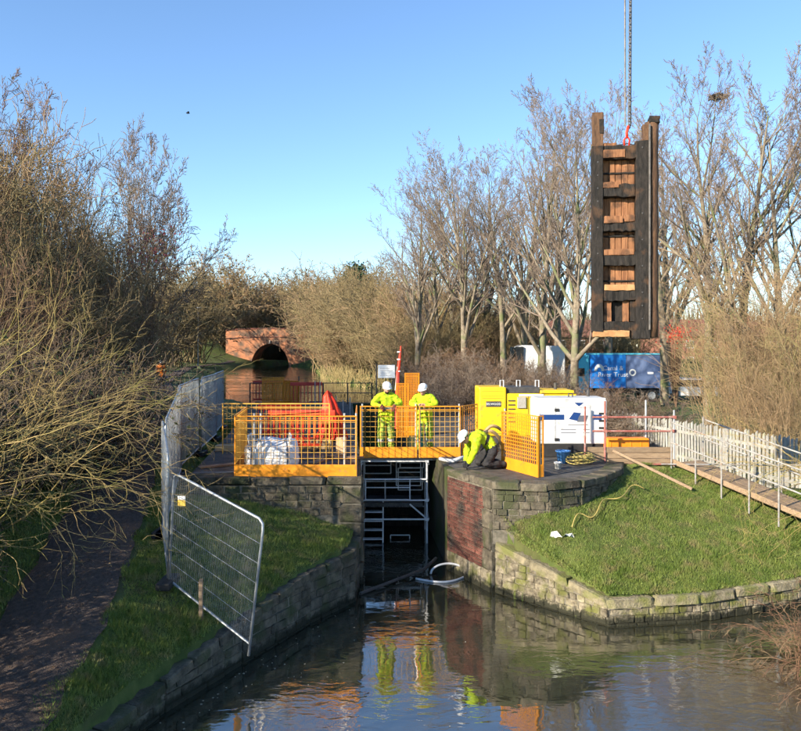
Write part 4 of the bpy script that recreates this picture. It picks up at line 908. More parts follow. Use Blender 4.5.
npl = 5
for k, (t_, b_) in enumerate(((158, 187), (197, 221), (231, 254), (265, 290))):
    for i in range(npl):
        a = xi0 + (xi1 - xi0) * i / npl; b = xi0 + (xi1 - xi0) * (i + 1) / npl
        plank('plank', 'oak', a + .003, b - .003, .03 + random.Random(k * 9 + i).uniform(-.006, .006), .075, gzp(b_), gzp(t_), 40 + k * 7 + i, 2, .003)
for (zc, k) in ((173, 1), (236, 2), (281, 3)): plank('batten', 'blackoak', xi0, xi1, .005, .032, gzp(zc + 1), gzp(zc - 1), 80 + k, 5, .004, True)
plank('backing_board', 'blackoak', xi0 - .01, xi1 + .01, .078, .10, gzp(325), gzp(150), 97, 4, .002)
# paddle opening
plank('paddle_board', 'blackoak', xi0 + .18, xi1 - .2, .04, .075, gzp(322), gzp(301), 90, 2, .003)
plank('paddle_stile', 'oak', xi0 + .02, xi0 + .17, -.06, .06, gzp(322), gzp(301), 91, 2, .005)
plank('paddle_stile', 'oak', xi1 - .24, xi1 - .12, -.06, .06, gzp(322), gzp(301), 92, 2, .005)
plank('paddle_stile', 'blackoak', xi1 - .1, xi1 + .0, -.09, .06, gzp(322), gzp(301), 93, 2, .005)
plank('sill_board', 'freshoak', -hw + .02, xi1 - .12, -.15, .12, gzp(337), gzp(330.5), 94, 8, .008, True)
plank('heel_shoe', 'blackoak', xi1 - .08, hw + .04, -.16, .12, gzp(339), gzp(330), 95, 3, .01, True)
for k in range(14):
    rr = random.Random(k); MB().lathe([(.001, -.012), (.016, -.01), (.016, 0), (.001, .001)], 8).build('bolt', 'darkmetal', T, loc=(rr.choice((-hw + .11, hw - .11)), -.165, gzp(150 + k * 13)), rot=(R(90), 0, 0))
# lifting tackle
tx = PX(627, GYd); K = thing('lifting_tackle', 'long steel lifting chains above the hanging gate with red shackle', 'chain', (tx, GYd, PZ(146, GYd)))
ztop = PZ(-60, GYd) - PZ(146, GYd)
zsh = (146 - 126) * gs
for dx in (-.035,): MB().tube([(dx * 1.0, 0, zsh), (-.045, 0, ztop)], .016, 6).build('wire_rope', 'ironstrip', K)
link_bm = MB(); n = 10; ring = []
for k in range(n): t = 2 * math.pi * k / n; ring.append((.026 * math.cos(t), 0, .045 * math.sin(t)))
link_bm.tube(ring + ring[:2], .0095, 5, cap=False); lm = link_bm.mesh('chain_link', 'ironstrip', True)
k = 0; zc = zsh
while zc < ztop and k < 150:
    link('chain_link', lm, K, (.045 + (.03 * (zc - zsh) / ztop), 0, zc), (0, 0, R(90) * (k % 2) + .4)); zc += .062; k += 1
MB().tube([(.085, .05, zsh + .02), (.10, .05, ztop)], .016, 6).build('wire_rope', 'ironstrip', K)
MB().tube([(-.05, 0, .0), (-.06, 0, .12), (0, 0, .20), (.05, 0, .12), (.04, 0, .0)], .020, 8).build('shackle', 'red', K, True)
MB().tube([(0, 0, .16), (.0, .02, .28), (.03, 0, .40)], .028, 8).build('hook', 'red', K, True)
for sx in (-.42, .42): MB().tube([(0, 0, .05), (sx * .5, .0, .01), (sx, 0, -.06)], .012, 6).build('sling', 'darkmetal', K)

# ------------------------------------------------------------------ generators
T = thing('generator', 'white canopied generator with a blue stripe beside the guardrail', 'generator', (PX(537, 19.3), 19.3, LT))
gw = PX(607, 19.3) - PX(537, 19.3)
MB().box(.04, gw - .04, .03, 1.0, 0, .34).build('base_frame', 'black', T, bevel=.02)
body = MB().box(0, gw, 0, 1.05, .34, 1.45).build('canopy', 'white', T, bevel=.035)
MB().box(.02, gw - .02, .02, 1.03, 1.45, 1.49).build('roof_panel', 'white', T, bevel=.015)
for (x0, x1) in ((.06, .68), (1.42, 1.62)): MB().box(x0, x1, -.006, .01, .95, 1.08).build('blue_stripe', 'bluestripe', T)
MB().add([(.80, -.006, .97), (1.02, -.006, .92), (1.10, -.006, 1.12), (.92, -.006, 1.14)], [(0, 1, 2, 3)]).build('logo_mark', 'bluestripe', T)
MB().add([(1.0, -.008, .90), (1.22, -.008, .90), (1.28, -.008, 1.06), (1.06, -.008, 1.06)], [(0, 1, 2, 3)]).build('logo_mark', 'strap', T)
MB().add([(.93, -.008, 1.38), (1.17, -.008, 1.38), (1.05, -.008, 1.29)], [(0, 2, 1)]).build('logo_mark', 'bluestripe', T)
for i, (x0, x1, z_) in enumerate(((.78, 1.28, .82), (.60, .98, .70), (.60, .98, .62), (1.16, 1.32, .70), (1.16, 1.32, .62))): MB().box(x0, x1, -.004, .01, z_, z_ + .018).build('small_print', 'strap', T)
for x in (.46, 1.34): MB().box(x - .006, x + .006, -.003, .01, .40, 1.30).build('door_seam', 'strap', T)
MB().box(.46, 1.34, -.003, .01, 1.24, 1.25).build('door_seam', 'strap', T)
for z_ in (.42, 1.16): MB().box(.44, .55, -.03, .01, z_, z_ + .07).build('door_latch', 'black', T, bevel=.008)
for z_ in (.72, .90, 1.08): MB().box(1.55, 1.72, -.012, .01, z_, z_ + .05).build('vent_slot', 'black', T)
MB().tube([(.9, .5, 1.49), (.9, .5, 1.58), (1.0, .5, 1.58), (1.0, .5, 1.49)], .02, 6).build('lifting_eye', 'darkmetal', T)
MB().tube([(1.45, .7, 1.49), (1.45, .7, 1.66)], .04, 8).build('exhaust', 'darkmetal', T)
T = thing('pump_generator', 'large bright yellow canopied pump set behind the white generator', 'generator', (PX(479, 22), 22, LT))
gw = PX(577, 22) - PX(479, 22)
MB().box(.05, gw - .05, .05, 1.2, 0, .22).build('base_frame', 'darkmetal', T, bevel=.02)
MB().box(0, .78, 0, 1.25, .22, 1.62).build('canopy_end', 'genyellow', T, bevel=.04)
MB().box(.785, gw, .05, 1.2, .22, 1.44).build('canopy', 'genyellow', T, bevel=.03)
MB().box(.785, 1.75, .1, 1.15, 1.44, 1.62).build('roof_box', 'darkmetal', T, bevel=.02)
MB().box(1.76, gw - .08, .0, 1.2, 1.44, 1.53).build('roof_panel', 'genyellow', T, bevel=.02)
MB().box(.20, .63, -.012, .01, 1.06, 1.22).build('name_plate', 'darkmetal', T, bevel=.004)
text_part('SELWOOD', .088, 'signyellow' if False else 'sign', T, (.415, -.016, 1.14), (R(90), 0, 0))
for x in (1.42, 1.95, 2.45): MB().box(x - .006, x + .006, .044, .06, .3, 1.38).build('door_seam', 'darkmetal', T)
for x in (1.5, 2.05): MB().box(x, x + .1, .02, .055, .8, .84).build('door_handle', 'black', T, bevel=.006)
MB().box(.08, .70, -.006, .01, .30, .31).build('panel_seam', 'darkmetal', T)
for k in range(6): MB().box(.84, 1.04, .03, .055, .62 + k * .12, .65 + k * .12).build('louvre', 'darkmetal', T)
for z_ in (1.50, 1.36, 1.30): MB().box(.08, .70, -.006, .01, z_, z_ + .012).build('panel_seam', 'orange', T)
MB().box(1.1, 1.35, .0, .05, 1.02, 1.34).build('control_panel', 'concrete', T, bevel=.01)
MB().box(1.15, 1.85, .03, .055, 1.36, 1.42).build('warning_strip', 'sign', T)
for x in (.72, 1.2, 1.75): MB().tube([(x - .05, .5, 1.6), (x - .05, .5, 1.80), (x + .05, .5, 1.80), (x + .05, .5, 1.6)], .018, 6).build('lifting_eye', 'white', T)
MB().tube([(2.3, .6, 1.5), (2.3, .6, 1.72)], .05, 8).build('exhaust', 'darkmetal', T)
# hoses by the kneeling worker
for k, (pts, m_, lab) in enumerate((([(470, 20.6, .05), (476, 20.4, .30), (484, 20.2, .52), (492, 20.2, .56), (499, 20.4, .35), (502, 20.8, .02)], 'hose_tan', 'tan corrugated hose arching behind the kneeling worker'),
                                ([(474, 21, .02), (482, 20.8, .38), (490, 20.8, .62), (497, 20.9, .60), (505, 21.2, .4)], 'hose_tan', 'second tan hose rising to the yellow pump set'),
                                ([(440, 18.9, .03), (452, 18.5, .04), (462, 18.6, .10), (470, 19.2, .03)], 'hose_white', 'pale hose lying on the lock side left of the kneeling worker'))):
    P3 = [Vector((PX(p, Y), Y, LT + z_)) for p, Y, z_ in pts]; sm = []
    for i in range(len(P3) - 1):
        a, b, c, d = P3[max(i - 1, 0)], P3[i], P3[i + 1], P3[min(i + 2, len(P3) - 1)]
        for q in range(6):
            t = q / 6; sm.append(.5 * ((2 * b) + (c - a) * t + (2 * a - 5 * b + 4 * c - d) * t * t + (3 * b - a - 3 * c + d) * t ** 3))
    sm.append(P3[-1]); tag(MB().tube(sm, .045, 8).build('hose', m_, None, True), lab, 'hose', 'hoses on the lock side')
# buckets
def bucket(label, px, Y, r, h, m):
    T = thing('bucket', label, 'bucket', (PX(px, Y), Y, LT + .004))
    MB().lathe([(r * .74, 0), (r, h), (r * 1.07, h), (r * 1.07, h - .03), (r * 1.02, h - .03), (r * .98, h), (r * .93, h - .02), (r * .70, .02)], 20).build('pail', m, T, True)
    MB().tube([(r * math.cos(a), -.02, h - .02 - .6 * r * math.sin(a)) for a in [math.pi * i / 10 for i in range(11)]], .006, 5).build('handle', 'darkmetal', T)
bucket('blue bucket in front of the white generator', 563, 18.4, .17, .30, 'bucketblue'); bucket('small white pail on the paving before the blue bucket', 558, 17.5, .09, .16, 'white')
mb = MB(); pts = []
for k in range(160): a = k * .33; rr = .20 + .07 * math.sin(k * .21); pts.append((rr * math.cos(a) * 1.3, rr * math.sin(a), .03 + .0012 * k + .02 * math.sin(k * .9)))
tag(mb.tube(pts, .015, 5).build('rope_coil', 'hose_yellow', None, True, loc=(PX(581, 18.2), 18.2, LT + .01)), 'heap of tan yellow rope by the white generator', 'rope')
# rags, yellow hose on the grass
mb = MB(); rr = random.Random(5); V = [(i * .07 + rr.uniform(-.03, .03), j * .06 + rr.uniform(-.02, .02), .03 + .14 * rr.random()) for j in range(4) for i in range(7)]
mb.add(V, [(j * 7 + i, j * 7 + i + 1, (j + 1) * 7 + i + 1, (j + 1) * 7 + i) for j in range(3) for i in range(6)])
x, y = 2.95, 15.1; o = mb.build('rag', 'cloth', None, False, loc=(x, y, gz(x, y) + .06)); o.rotation_euler = (-.4, 0, -.2); tag(o, 'crumpled white rag on the grass below the curved wall', 'rag')
pts = []
for k in range(90):
    t = k / 89; x = 3.4 + 2.0 * t; y = 15.25 + 1.9 * t + .12 * math.sin(t * 17); pts.append((x, y, gz(x, y) + .09 + .035 * math.sin(t * 22)))
tag(MB().tube(pts, .013, 5).build('hose', 'hose_yellow', None, True), 'thin yellow hose snaking over the grass', 'hose')

# ------------------------------------------------------------------ scaffold guardrail, ramp
Y = 18.6; T = thing('scaffold_guardrail', 'red and grey tube guardrail on boards above the grass', 'railing', (PX(590, Y), Y, LT - .05))
Lr = PX(675, Y) - PX(590, Y)
for (px, t_, m_, y_) in ((590, 408, 'rust', .5), (605, 401, 'rust', 0), (655, 402, 'steel', .7), (674, 410, 'steel', 0)):
    x = PX(px, Y) - PX(590, Y); MB().tube([(x, y_, -.45 if y_ == 0 else 0), (x, y_, PZ(t_, Y) - LT + .05)], .025, 8).build('standard', m_, T)
for (t_, m_) in ((417, 'rust'), (431, 'rust'), (464, 'rust')):
    z_ = PZ(t_, Y) - LT + .05; MB().tube([(.05, -.05, z_), (Lr, -.05, z_)], .024, 8).build('rail', m_, T)
for z_, d_ in ((.06, 0), (.20, .012), (.34, -.01)): MB().bar((-.05, .03 + d_, z_), (Lr - .05, .03 + d_, z_), .04, .13).build('toe_board', 'timber', T, bevel=.004)
for k in range(4): MB().box(.0, Lr, .06 + k * .24, .285 + k * .24, -.01, .03).build('board', 'timber', T, bevel=.004)
for px in (605, 674):
    for t_ in (417, 431, 464): x = PX(px, Y) - PX(590, Y); MB().box(x - .035, x + .035, -.08, .02, PZ(t_, Y) - LT + .015, PZ(t_, Y) - LT + .085).build('coupler', 'rust', T)
MB().bar((PX(612, Y) - PX(590, Y), -.09, .34), (PX(692, 17.4) - PX(590, Y), -1.2, -.38), .04, .06).build('raking_board', 'timber', T)
o = thing('barrier_block', 'orange plastic block lying behind the guardrail boards', 'block', (PX(607, 19.0), 19.0, LT + .22))
MB().box(0, 1.05, 0, .35, 0, .30).build('block_body', 'orangebox', o, bevel=.03)
for k in range(4): MB().box(.08 + k * .25, .10 + k * .25, -.012, .01, .04, .26).build('rib', 'orange', o)
MB().box(0, 1.1, .02, .35, -.2, -.02).build('pallet', 'timber', o)
T = thing('scaffold_ramp', 'boarded scaffold ramp with tube handrails descending to the right', 'ramp', (0, 0, 0))
A = Vector((PX(677, 18.5), 18.5, LT - .02)); B = Vector((8.75, 14.95, 1.34)); dd = B - A; nn = Vector((dd.y, -dd.x, 0)).normalized()
if nn.y > 0: nn = -nn
for k in range(4): o_ = -nn * (k * .24); MB().bar(A + o_, B + o_, .225, .04).build('board', 'timber', T)
MB().bar(A + nn * .14 + Vector((0, 0, .06)), B + nn * .14 + Vector((0, 0, .06)), .03, .11).build('toe_board', 'timber', T)
for off in (nn * .2, -nn * .95):
    for k in range(7):
        p = A + dd * (k / 6) + off; MB().tube([p + Vector((0, 0, -.35)), p + Vector((0, 0, 1.08 if k % 2 == 0 else 1.0))], .020, 8).build('standard', 'tube', T)
    for hh in (.52, 1.0): MB().tube([A + off * 1.06 + Vector((0, 0, hh)), B + off * 1.06 + Vector((0, 0, hh))], .019, 8).build('handrail', 'tube', T)
MB().tube([A + nn * .26 + Vector((-.2, 0, .0)), A + nn * .26 + Vector((3.0, -.3, .02))], .019, 8).build('ledger', 'tube', T)

# ------------------------------------------------------------------ pale picket fence
T = thing('picket_fence', 'weathered white picket fence behind the ramp', 'fence', (0, 0, 0))
A = Vector((PX(602, 29.5), 29.5, 0)); B = Vector((10.9, 17.5, 0)); Lf = (B - A).length; dd = (B - A) / Lf; rz = math.atan2(dd.y, dd.x)
bm = bmesh.new(); bmesh.ops.create_cube(bm, size=1)
for v in bm.verts:
    if v.co.z > 0: v.co.z = .46 if v.co.x < 0 else .5
bmesh.ops.bevel(bm, geom=list(bm.edges), offset=.05, segments=1, affect='EDGES'); pk = bpy.data.meshes.new('picket'); bm.to_mesh(pk); bm.free(); pk.materials.append(M['picket'])
n = int(Lf / .15)
for k in range(n):
    p = A + dd * (k * .15); h = 1.5 + rnd.uniform(-.05, .05); z0 = 1.16
    link('picket', pk, T, (p.x, p.y, z0 + h / 2), (rnd.uniform(-.03, .03), rnd.uniform(-.025, .025), rz), (.085, .03, h))
for z_ in (1.5, 2.3): MB().bar(A + Vector((0, .05, z_)), B + Vector((0, .05, z_)), .05, .09).build('rail', 'picket', T)
for k in range(0, n, 16): p = A + dd * (k * .15); MB().box(p.x - .06, p.x + .06, p.y + .08, p.y + .2, 1.0, 2.62).build('post', 'concrete', T)
# green railings far behind
T = thing('railing_fence', 'dark green upright railings far behind the blue lorry', 'fence', (PX(560, 74), 74, 1.25)); Lr = PX(770, 74) - PX(560, 74)
mb = MB()
for k in range(int(Lr / .16)): mb.bar((k * .16, 0, 0), (k * .16, 0, 2.6), .07, .04)
tag(mb.build('paling', 'greenfence', T), kind='stuff')
for z_ in (.4, 2.2): MB().bar((0, .05, z_), (Lr, .05, z_), .05, .08).build('rail', 'greenfence', T)

# ------------------------------------------------------------------ vehicles
def wheel(T, x, y, r, wd=.22):
    w_ = MB().tube([(x, y - wd / 2, r), (x, y + wd / 2, r)], r, 18).build('wheel', 'black', T); MB().tube([(x, y - wd / 2 - .01, r), (x, y + wd / 2 + .01, r)], r * .58, 14).build('rim', 'steel', w_)
Yl = 52; s_ = Yl / F; T = thing('box_lorry', 'bright blue box lorry with white logo parked behind the brambles', 'lorry', (PX(590, Yl), Yl, 1.25))
Lb = (661 - 590) * s_; ztop = PZ(354, Yl) - 1.25
MB().box(0, (626 - 590) * s_, 0, 2.3, .95, ztop).build('box_body', 'blue', T, bevel=.03)
MB().box((626 - 590) * s_ + .005, Lb, .03, 2.27, .95, ztop - .06).build('shaded_face', 'blue_shade', T, bevel=.03)  # the other lorry face, its shade put into the colour
MB().box(-.02, Lb, -.03, 2.33, ztop - .04, ztop + .04).build('roof_edge', 'cyan', T)
cab = MB().add([(-1.5, .05, .5), (-.03, .05, .5), (-.03, .05, ztop - .05), (-.5, .05, ztop - .1), (-1.3, .05, 1.75), (-1.5, .05, 1.3)] + [(-1.5, 2.2, .5), (-.03, 2.2, .5), (-.03, 2.2, ztop - .05), (-.5, 2.2, ztop - .1), (-1.3, 2.2, 1.75), (-1.5, 2.2, 1.3)],
   [(5, 4, 3, 2, 1, 0), (6, 7, 8, 9, 10, 11), (0, 1, 7, 6), (1, 2, 8, 7), (2, 3, 9, 8), (3, 4, 10, 9), (4, 5, 11, 10), (5, 0, 6, 11)]).build('cab', 'cyan', T, bevel=.04)
MB().add([(-1.15, .04, 1.75), (-.35, .04, 1.75), (-.35, .04, 2.3), (-.75, .04, 2.3)], [(0, 1, 2, 3)]).build('side_window', 'glass', cab)
MB().box(-.2, Lb, .3, 2.0, .6, .95).build('chassis', 'black', T)
for x in (-.8, 1.1, 4.2): wheel(T, x, .2, .45); wheel(T, x, 2.1, .45)
text_part('Canal &\nRiver Trust', .44, 'sign', T, (1.55, -.012, ztop - 1.18), (R(90), 0, 0))
mb = MB(); pts = [(.62 + .34 * math.cos(math.pi * k / 10), -.010, ztop - 1.15 + .48 * math.sin(math.pi * k / 10)) for k in range(11)] + [(.62 + .16 * math.cos(math.pi * (1 - k / 6)), -.010, ztop - 1.15 + .24 * math.sin(math.pi * k / 6)) for k in range(7)]
mb.add(pts, [tuple(range(len(pts)))]); mb.build('bridge_logo', 'sign', T)
mb = MB(); n = 14
for k in range(n):
    a, b = 2 * math.pi * k / n, 2 * math.pi * (k + 1) / n
    mb.add([((626 - 590) * s_ + .45 + q * math.cos(t), .015, ztop - 1.25 + q * math.sin(t)) for q, t in ((.14, a), (.14, b), (.24, b), (.24, a))], [(0, 1, 2, 3)])
mb.build('ring_logo', 'sign', T); MB().box(Lb - .9, Lb - .5, .012, .03, ztop - 1.35, ztop - 1.22).build('white_label', 'sign', T)
def car(name, label, x, y, z, rz, L, Wd, Hh, m, cat, van=False):
    T = thing(name, label, cat, (x, y, z), rz); s = []
    if van: pr = [(0, .35), (0, .9), (.18 * L, 1.05), (.30 * L, Hh * .97), (.36 * L, Hh), (L, Hh * .98), (L, .35)]
    else: pr = [(0, .3), (0, .62), (.22 * L, .86), (.36 * L, Hh * .97), (.45 * L, Hh), (.78 * L, Hh * .97), (.97 * L, .95), (L, .9), (L, .3)]
    n = len(pr); V = [(a, 0, b) for a, b in pr] + [(a, Wd, b) for a, b in pr]; ins = .12
    for i, (a, b) in enumerate(pr):
        if b > 1.1: V[i] = (a, ins, b); V[n + i] = (a, Wd - ins, b)
    bd = MB().add(V, [tuple(reversed(range(n))), tuple(n + i for i in range(n))] + [(i, (i + 1) % n, n + (i + 1) % n, n + i) for i in range(n)]); B_ = bd.build('body', m, T, bevel=.05)
    zt = Hh - .12
    for yy in (.035, Wd - .035):
        w0, w1 = (.24 * L, .36 * L) if van else (.33 * L, .56 * L)
        o_ = .0 if yy < .5 else 0; MB().box(w0, w1, yy - .06, yy + .06, .95, zt).build('side_window', 'glass', B_)
        if not van: MB().box(.58 * L, .80 * L, yy - .06, yy + .06, .95, zt).build('side_window', 'glass', B_)
    a, b = (pr[2], pr[3]); MB().add([(a[0] + .05, .18, a[1] + .1), (a[0] + .05, Wd - .18, a[1] + .1), (b[0] - .03, Wd - .25, b[1] - .06), (b[0] - .03, .25, b[1] - .06)], [(3, 2, 1, 0)]).build('windscreen', 'glass', B_, loc=(-.03, 0, .015))
    for xx in (.19 * L, .80 * L):
        for yy in (.1, Wd - .1): wheel(T, xx, yy, .32, .2)
    for yy in (.12, Wd - .32): MB().box(-.015, .03, yy, yy + .2, .55, .68).build('headlight', 'sign', T)
car('parked_car', 'white car parked behind the scrub right of the blue lorry', PX(656, 54), 54, 1.27, -.2, 4.1, 1.75, PZ(378, 54) - 1.27, 'white', 'car')
car('parked_van', 'tall white van far behind the brambles left of the thick trunk', PX(500, 50), 50, 1.27, .05, 4.3, 2.0, PZ(345, 50) - 1.27, 'white', 'van', True)
rg = np.random.default_rng(19); x, y = PX(676, 48), 48
T = thing('red_shrub', 'shrub with bright red berries right of the hanging gate', 'bush', (x, y, gz(x, y)))
pts = np.array([0, 0, PZ(334, 48) - gz(x, y)]) + rg.normal(size=(700, 3)) * np.array([.42, .3, .28]); link('berry_cluster', leaf_mesh('berry_cluster', pts, .05, 'red', rg), T)
link('stem', seg_mesh('stem', [(0, 0, -.2, *(p * np.array([.8, .8, .95])), .03, .01) for p in pts[::14]], 'twig_red', 3), T)
# houses glimpsed between the trunks
def house(label, x, y, z, wd, dp, eh, rh, rz=0):
    T = thing('brick_house', label, 'house', (x, y, z), rz, 'houses beyond the trees')
    MB().box(0, wd, 0, dp, 0, eh).build('wall', 'housebrick', T)
    r_ = MB().add([(-.3, -.4, eh), (wd + .3, -.4, eh), (wd + .3, dp + .4, eh), (-.3, dp + .4, eh), (-.3, dp / 2, eh + rh), (wd + .3, dp / 2, eh + rh)], [(0, 1, 5, 4), (2, 3, 4, 5), (1, 2, 5), (3, 0, 4), (3, 2, 1, 0)]).build('roof', 'redroof', T)
    MB().box(wd * .2, wd * .2 + .8, dp / 2 - .3, dp / 2 + .3, eh + rh * .6, eh + rh + 1).build('chimney', 'housebrick', r_)
    for k in range(3):
        for z_ in (.9, 3.4):
            if z_ + 1.2 < eh: w_ = MB().box(wd * (.15 + .3 * k), wd * (.15 + .3 * k) + 1.2, -.05, .06, z_, z_ + 1.2).build('window', 'white', T); MB().box(wd * (.15 + .3 * k) + .12, wd * (.15 + .3 * k) + 1.08, -.07, .0, z_ + .12, z_ + 1.08).build('pane', 'glass', w_)
house('brick house with red roof seen through the trunks left of the gate', PX(548, 110), 110, 1.3, 9, 7, 5, 2.6)
house('brick house with red roof right of the hanging gate', PX(650, 120), 120, 1.3, 12, 7, 5.2, 2.8, -.1)
house('brick house at the right edge behind the scrub', PX(745, 130), 130, 1.3, 10, 7, 5.2, 2.8, .1)

# ------------------------------------------------------------------ wire fence panels
def wire_panel(label, a0, b0, a1, b1, name='wire_fence_panel', feet=True, nv=None):
    """corners: a0,b0 bottom; a1,b1 top"""
    a0, b0, a1, b1 = [Vector(p) for p in (a0, b0, a1, b1)]; T = thing(name, label, 'fence panel', a0, 0, 'temporary wire fence panels'); O = a0
    def pt(u, v): return (a0.lerp(b0, u)).lerp(a1.lerp(b1, u), v) - O
    c = .08; top = [pt(0, 0), pt(0, 1 - c), pt(.01, 1 - c * .3), pt(c * .6, 1), pt(1 - c * .6, 1), pt(.99, 1 - c * .3), pt(1, 1 - c), pt(1, 0)]
    low = .06
    MB().tube([pt(0, -.03)] + top[1:-1] + [pt(1, -.03)], .021, 8).build('frame', 'wire', T, True)
    MB().tube([pt(0, low), pt(1, low)], .019, 8).build('bottom_rail', 'wire', T)
    L = (b0 - a0).length; n = nv or int(L / .028); mb = MB()
    for k in range(1, n): mb.bar(pt(k / n, low), pt(k / n, 1), .0026, .0026)
    for v in (.22, .37, .52, .67, .82): mb.bar(pt(0, v), pt(1, v), .005, .005)
    tag(mb.build('wire_mesh', 'wire', T), kind='stuff')
    if feet:
        for u in (0.0, 1.0):
            p = pt(u, 0); p.z = max(p.z, -5); MB().box(p.x - .11, p.x + .11, p.y - .3, p.y + .3, p.z - .10, p.z + .02).build('foot', 'black', T, bevel=.02)
    return T
def P3(px, py, Y): return (PX(px, Y), Y, PZ(py, Y))
T = wire_panel('tilted wire fence panel overhanging the left wing wall', P3(169, 587, 12.2), P3(249, 652, 11.3), P3(174, 473, 12.2), P3(264, 521, 11.3), feet=False)
MB().box(.0, .12, -.012, -.006, 0, .16).build('notice', 'signyellow', T, loc=Vector(P3(178, 506, 12.15)) - Vector(P3(169, 587, 12.2)))
MB().box(.0, .12, -.016, -.010, .10, .16).build('notice_header', 'sign', T, loc=Vector(P3(178, 506, 12.15)) - Vector(P3(169, 587, 12.2)))
Q = [(-3.70, 12.25, None), (-4.30, 13.9, 2.0), (-5.05, 17.5, 2.0), (-5.42, 20.7, 2.0), (-5.80, 24.0, 2.05), (-6.3, 27.4, 2.0)]
labs = ['short wire fence panel seen edge-on behind the tilted one', 'wire fence panel between path and grass, nearest upright one', 'wire fence panel beside the path, second upright one', 'wire fence panel beside the path, third upright one', 'farthest wire fence panel beside the towpath']
for k in range(5):
    (xa_, ya_, _), (xb_, yb_, _) = Q[k], Q[k + 1]; za_, zb_ = gz(xa_, ya_) + .12, gz(xb_, yb_) + .12
    j = (k % 2) * .06
    wire_panel(labs[k], (xa_ + j, ya_, za_), (xb_ + j, yb_, zb_), (xa_ + j, ya_, za_ + 1.98), (xb_ + j, yb_, zb_ + 1.98))
o = MB().box(-.03, .03, -.03, .03, -.2, .62).build('wooden_stake', 'timber', None, bevel=.005, loc=(PX(201, 11.8), 11.8, gz(PX(201, 11.8), 11.8))); tag(o, 'rusty brown stake in the grass behind the tilted fence panel', 'stake')

# ------------------------------------------------------------------ signs, jib, lamp posts, bird
Yb = 30; T = thing('notice_board', 'white notice board on posts beside the upper canal', 'sign', (PX(378, Yb), Yb, LT))
wv = PX(395, Yb) - PX(378, Yb); z0, z1 = PZ(378, Yb) - LT, PZ(365, Yb) - LT
MB().box(0, wv, -.02, .02, z0, z1).build('board', 'sign', T, bevel=.006)
for x in (-.06, wv - .08): MB().tube([(x, .05, -.1), (x, .05, z1 + .05)], .03, 6).build('post', 'darkmetal', T)
for k in range(4): MB().box(.08, wv - .1 - .1 * (k % 2), -.026, -.018, z0 + .1 + k * .09, z0 + .115 + k * .09).build('print_line', 'concrete', T)
Yb = 26; T = thing('jib_arm', 'thin orange red jib arm rising behind the left worker', 'jib', (PX(398, Yb), Yb, LT))
zt_ = PZ(346, Yb) - LT
MB().tube([(-.03, 0, 0), (-.02, 0, 1.4), (.0, 0, 1.95)], [.08, .07, .06], 8).build('lower_arm', 'rednet', T)
MB().tube([(.0, 0, 1.9), (.05, 0, 2.3), (.10, 0, zt_)], [.06, .05, .02], 8).build('upper_arm', 'red', T)
MB().tube([(-.09, 0, 1.3), (-.02, 0, 2.1)], .022, 6).build('ram', 'steel', T)
for z_ in (1.95, 2.35, 2.6): MB().lathe([(.06, -.02), (.06, .02)], 8).build('collar', 'sign', T, loc=(.03, 0, z_))
for k, (px, Y, t_, lab) in enumerate(((421, 70, 275, 'slim white lamp post left of the tall tree row'), (500, 66, 313, 'short white lamp post among the tall trunks'), (198, 92, 308, 'lamp post beside the far towpath'))):
    x = PX(px, Y); z0 = gz(x, Y); h = PZ(t_, Y) - z0; T = thing('lamp_post', lab, 'lamp post', (x, Y, z0), 0, 'lamp posts in the distance')
    MB().tube([(0, 0, -.2), (0, 0, h)], [.09, .06], 8).build('pole', 'concrete', T); MB().box(-.12, .5, -.1, .1, h, h + .1).build('lamp_head', 'sign', T)
T = thing('bird', 'small dark bird flying in the blue sky', 'bird', (PX(188, 60), 60, PZ(113, 60)), .6)
MB().lathe([(.001, -.16), (.035, -.1), (.06, 0), (.04, .1), (.012, .16)], 8).build('body', 'black', T, True, rot=(0, R(80), 0))
for sg in (-1, 1): MB().add([(-.06, 0, .03), (.08, 0, .03), (.05, sg * .16, .11), (-.06, sg * .30, .05), (-.09, sg * .14, .09)], [(0, 1, 2, 4), (4, 2, 3)]).build('wing', 'black', T)

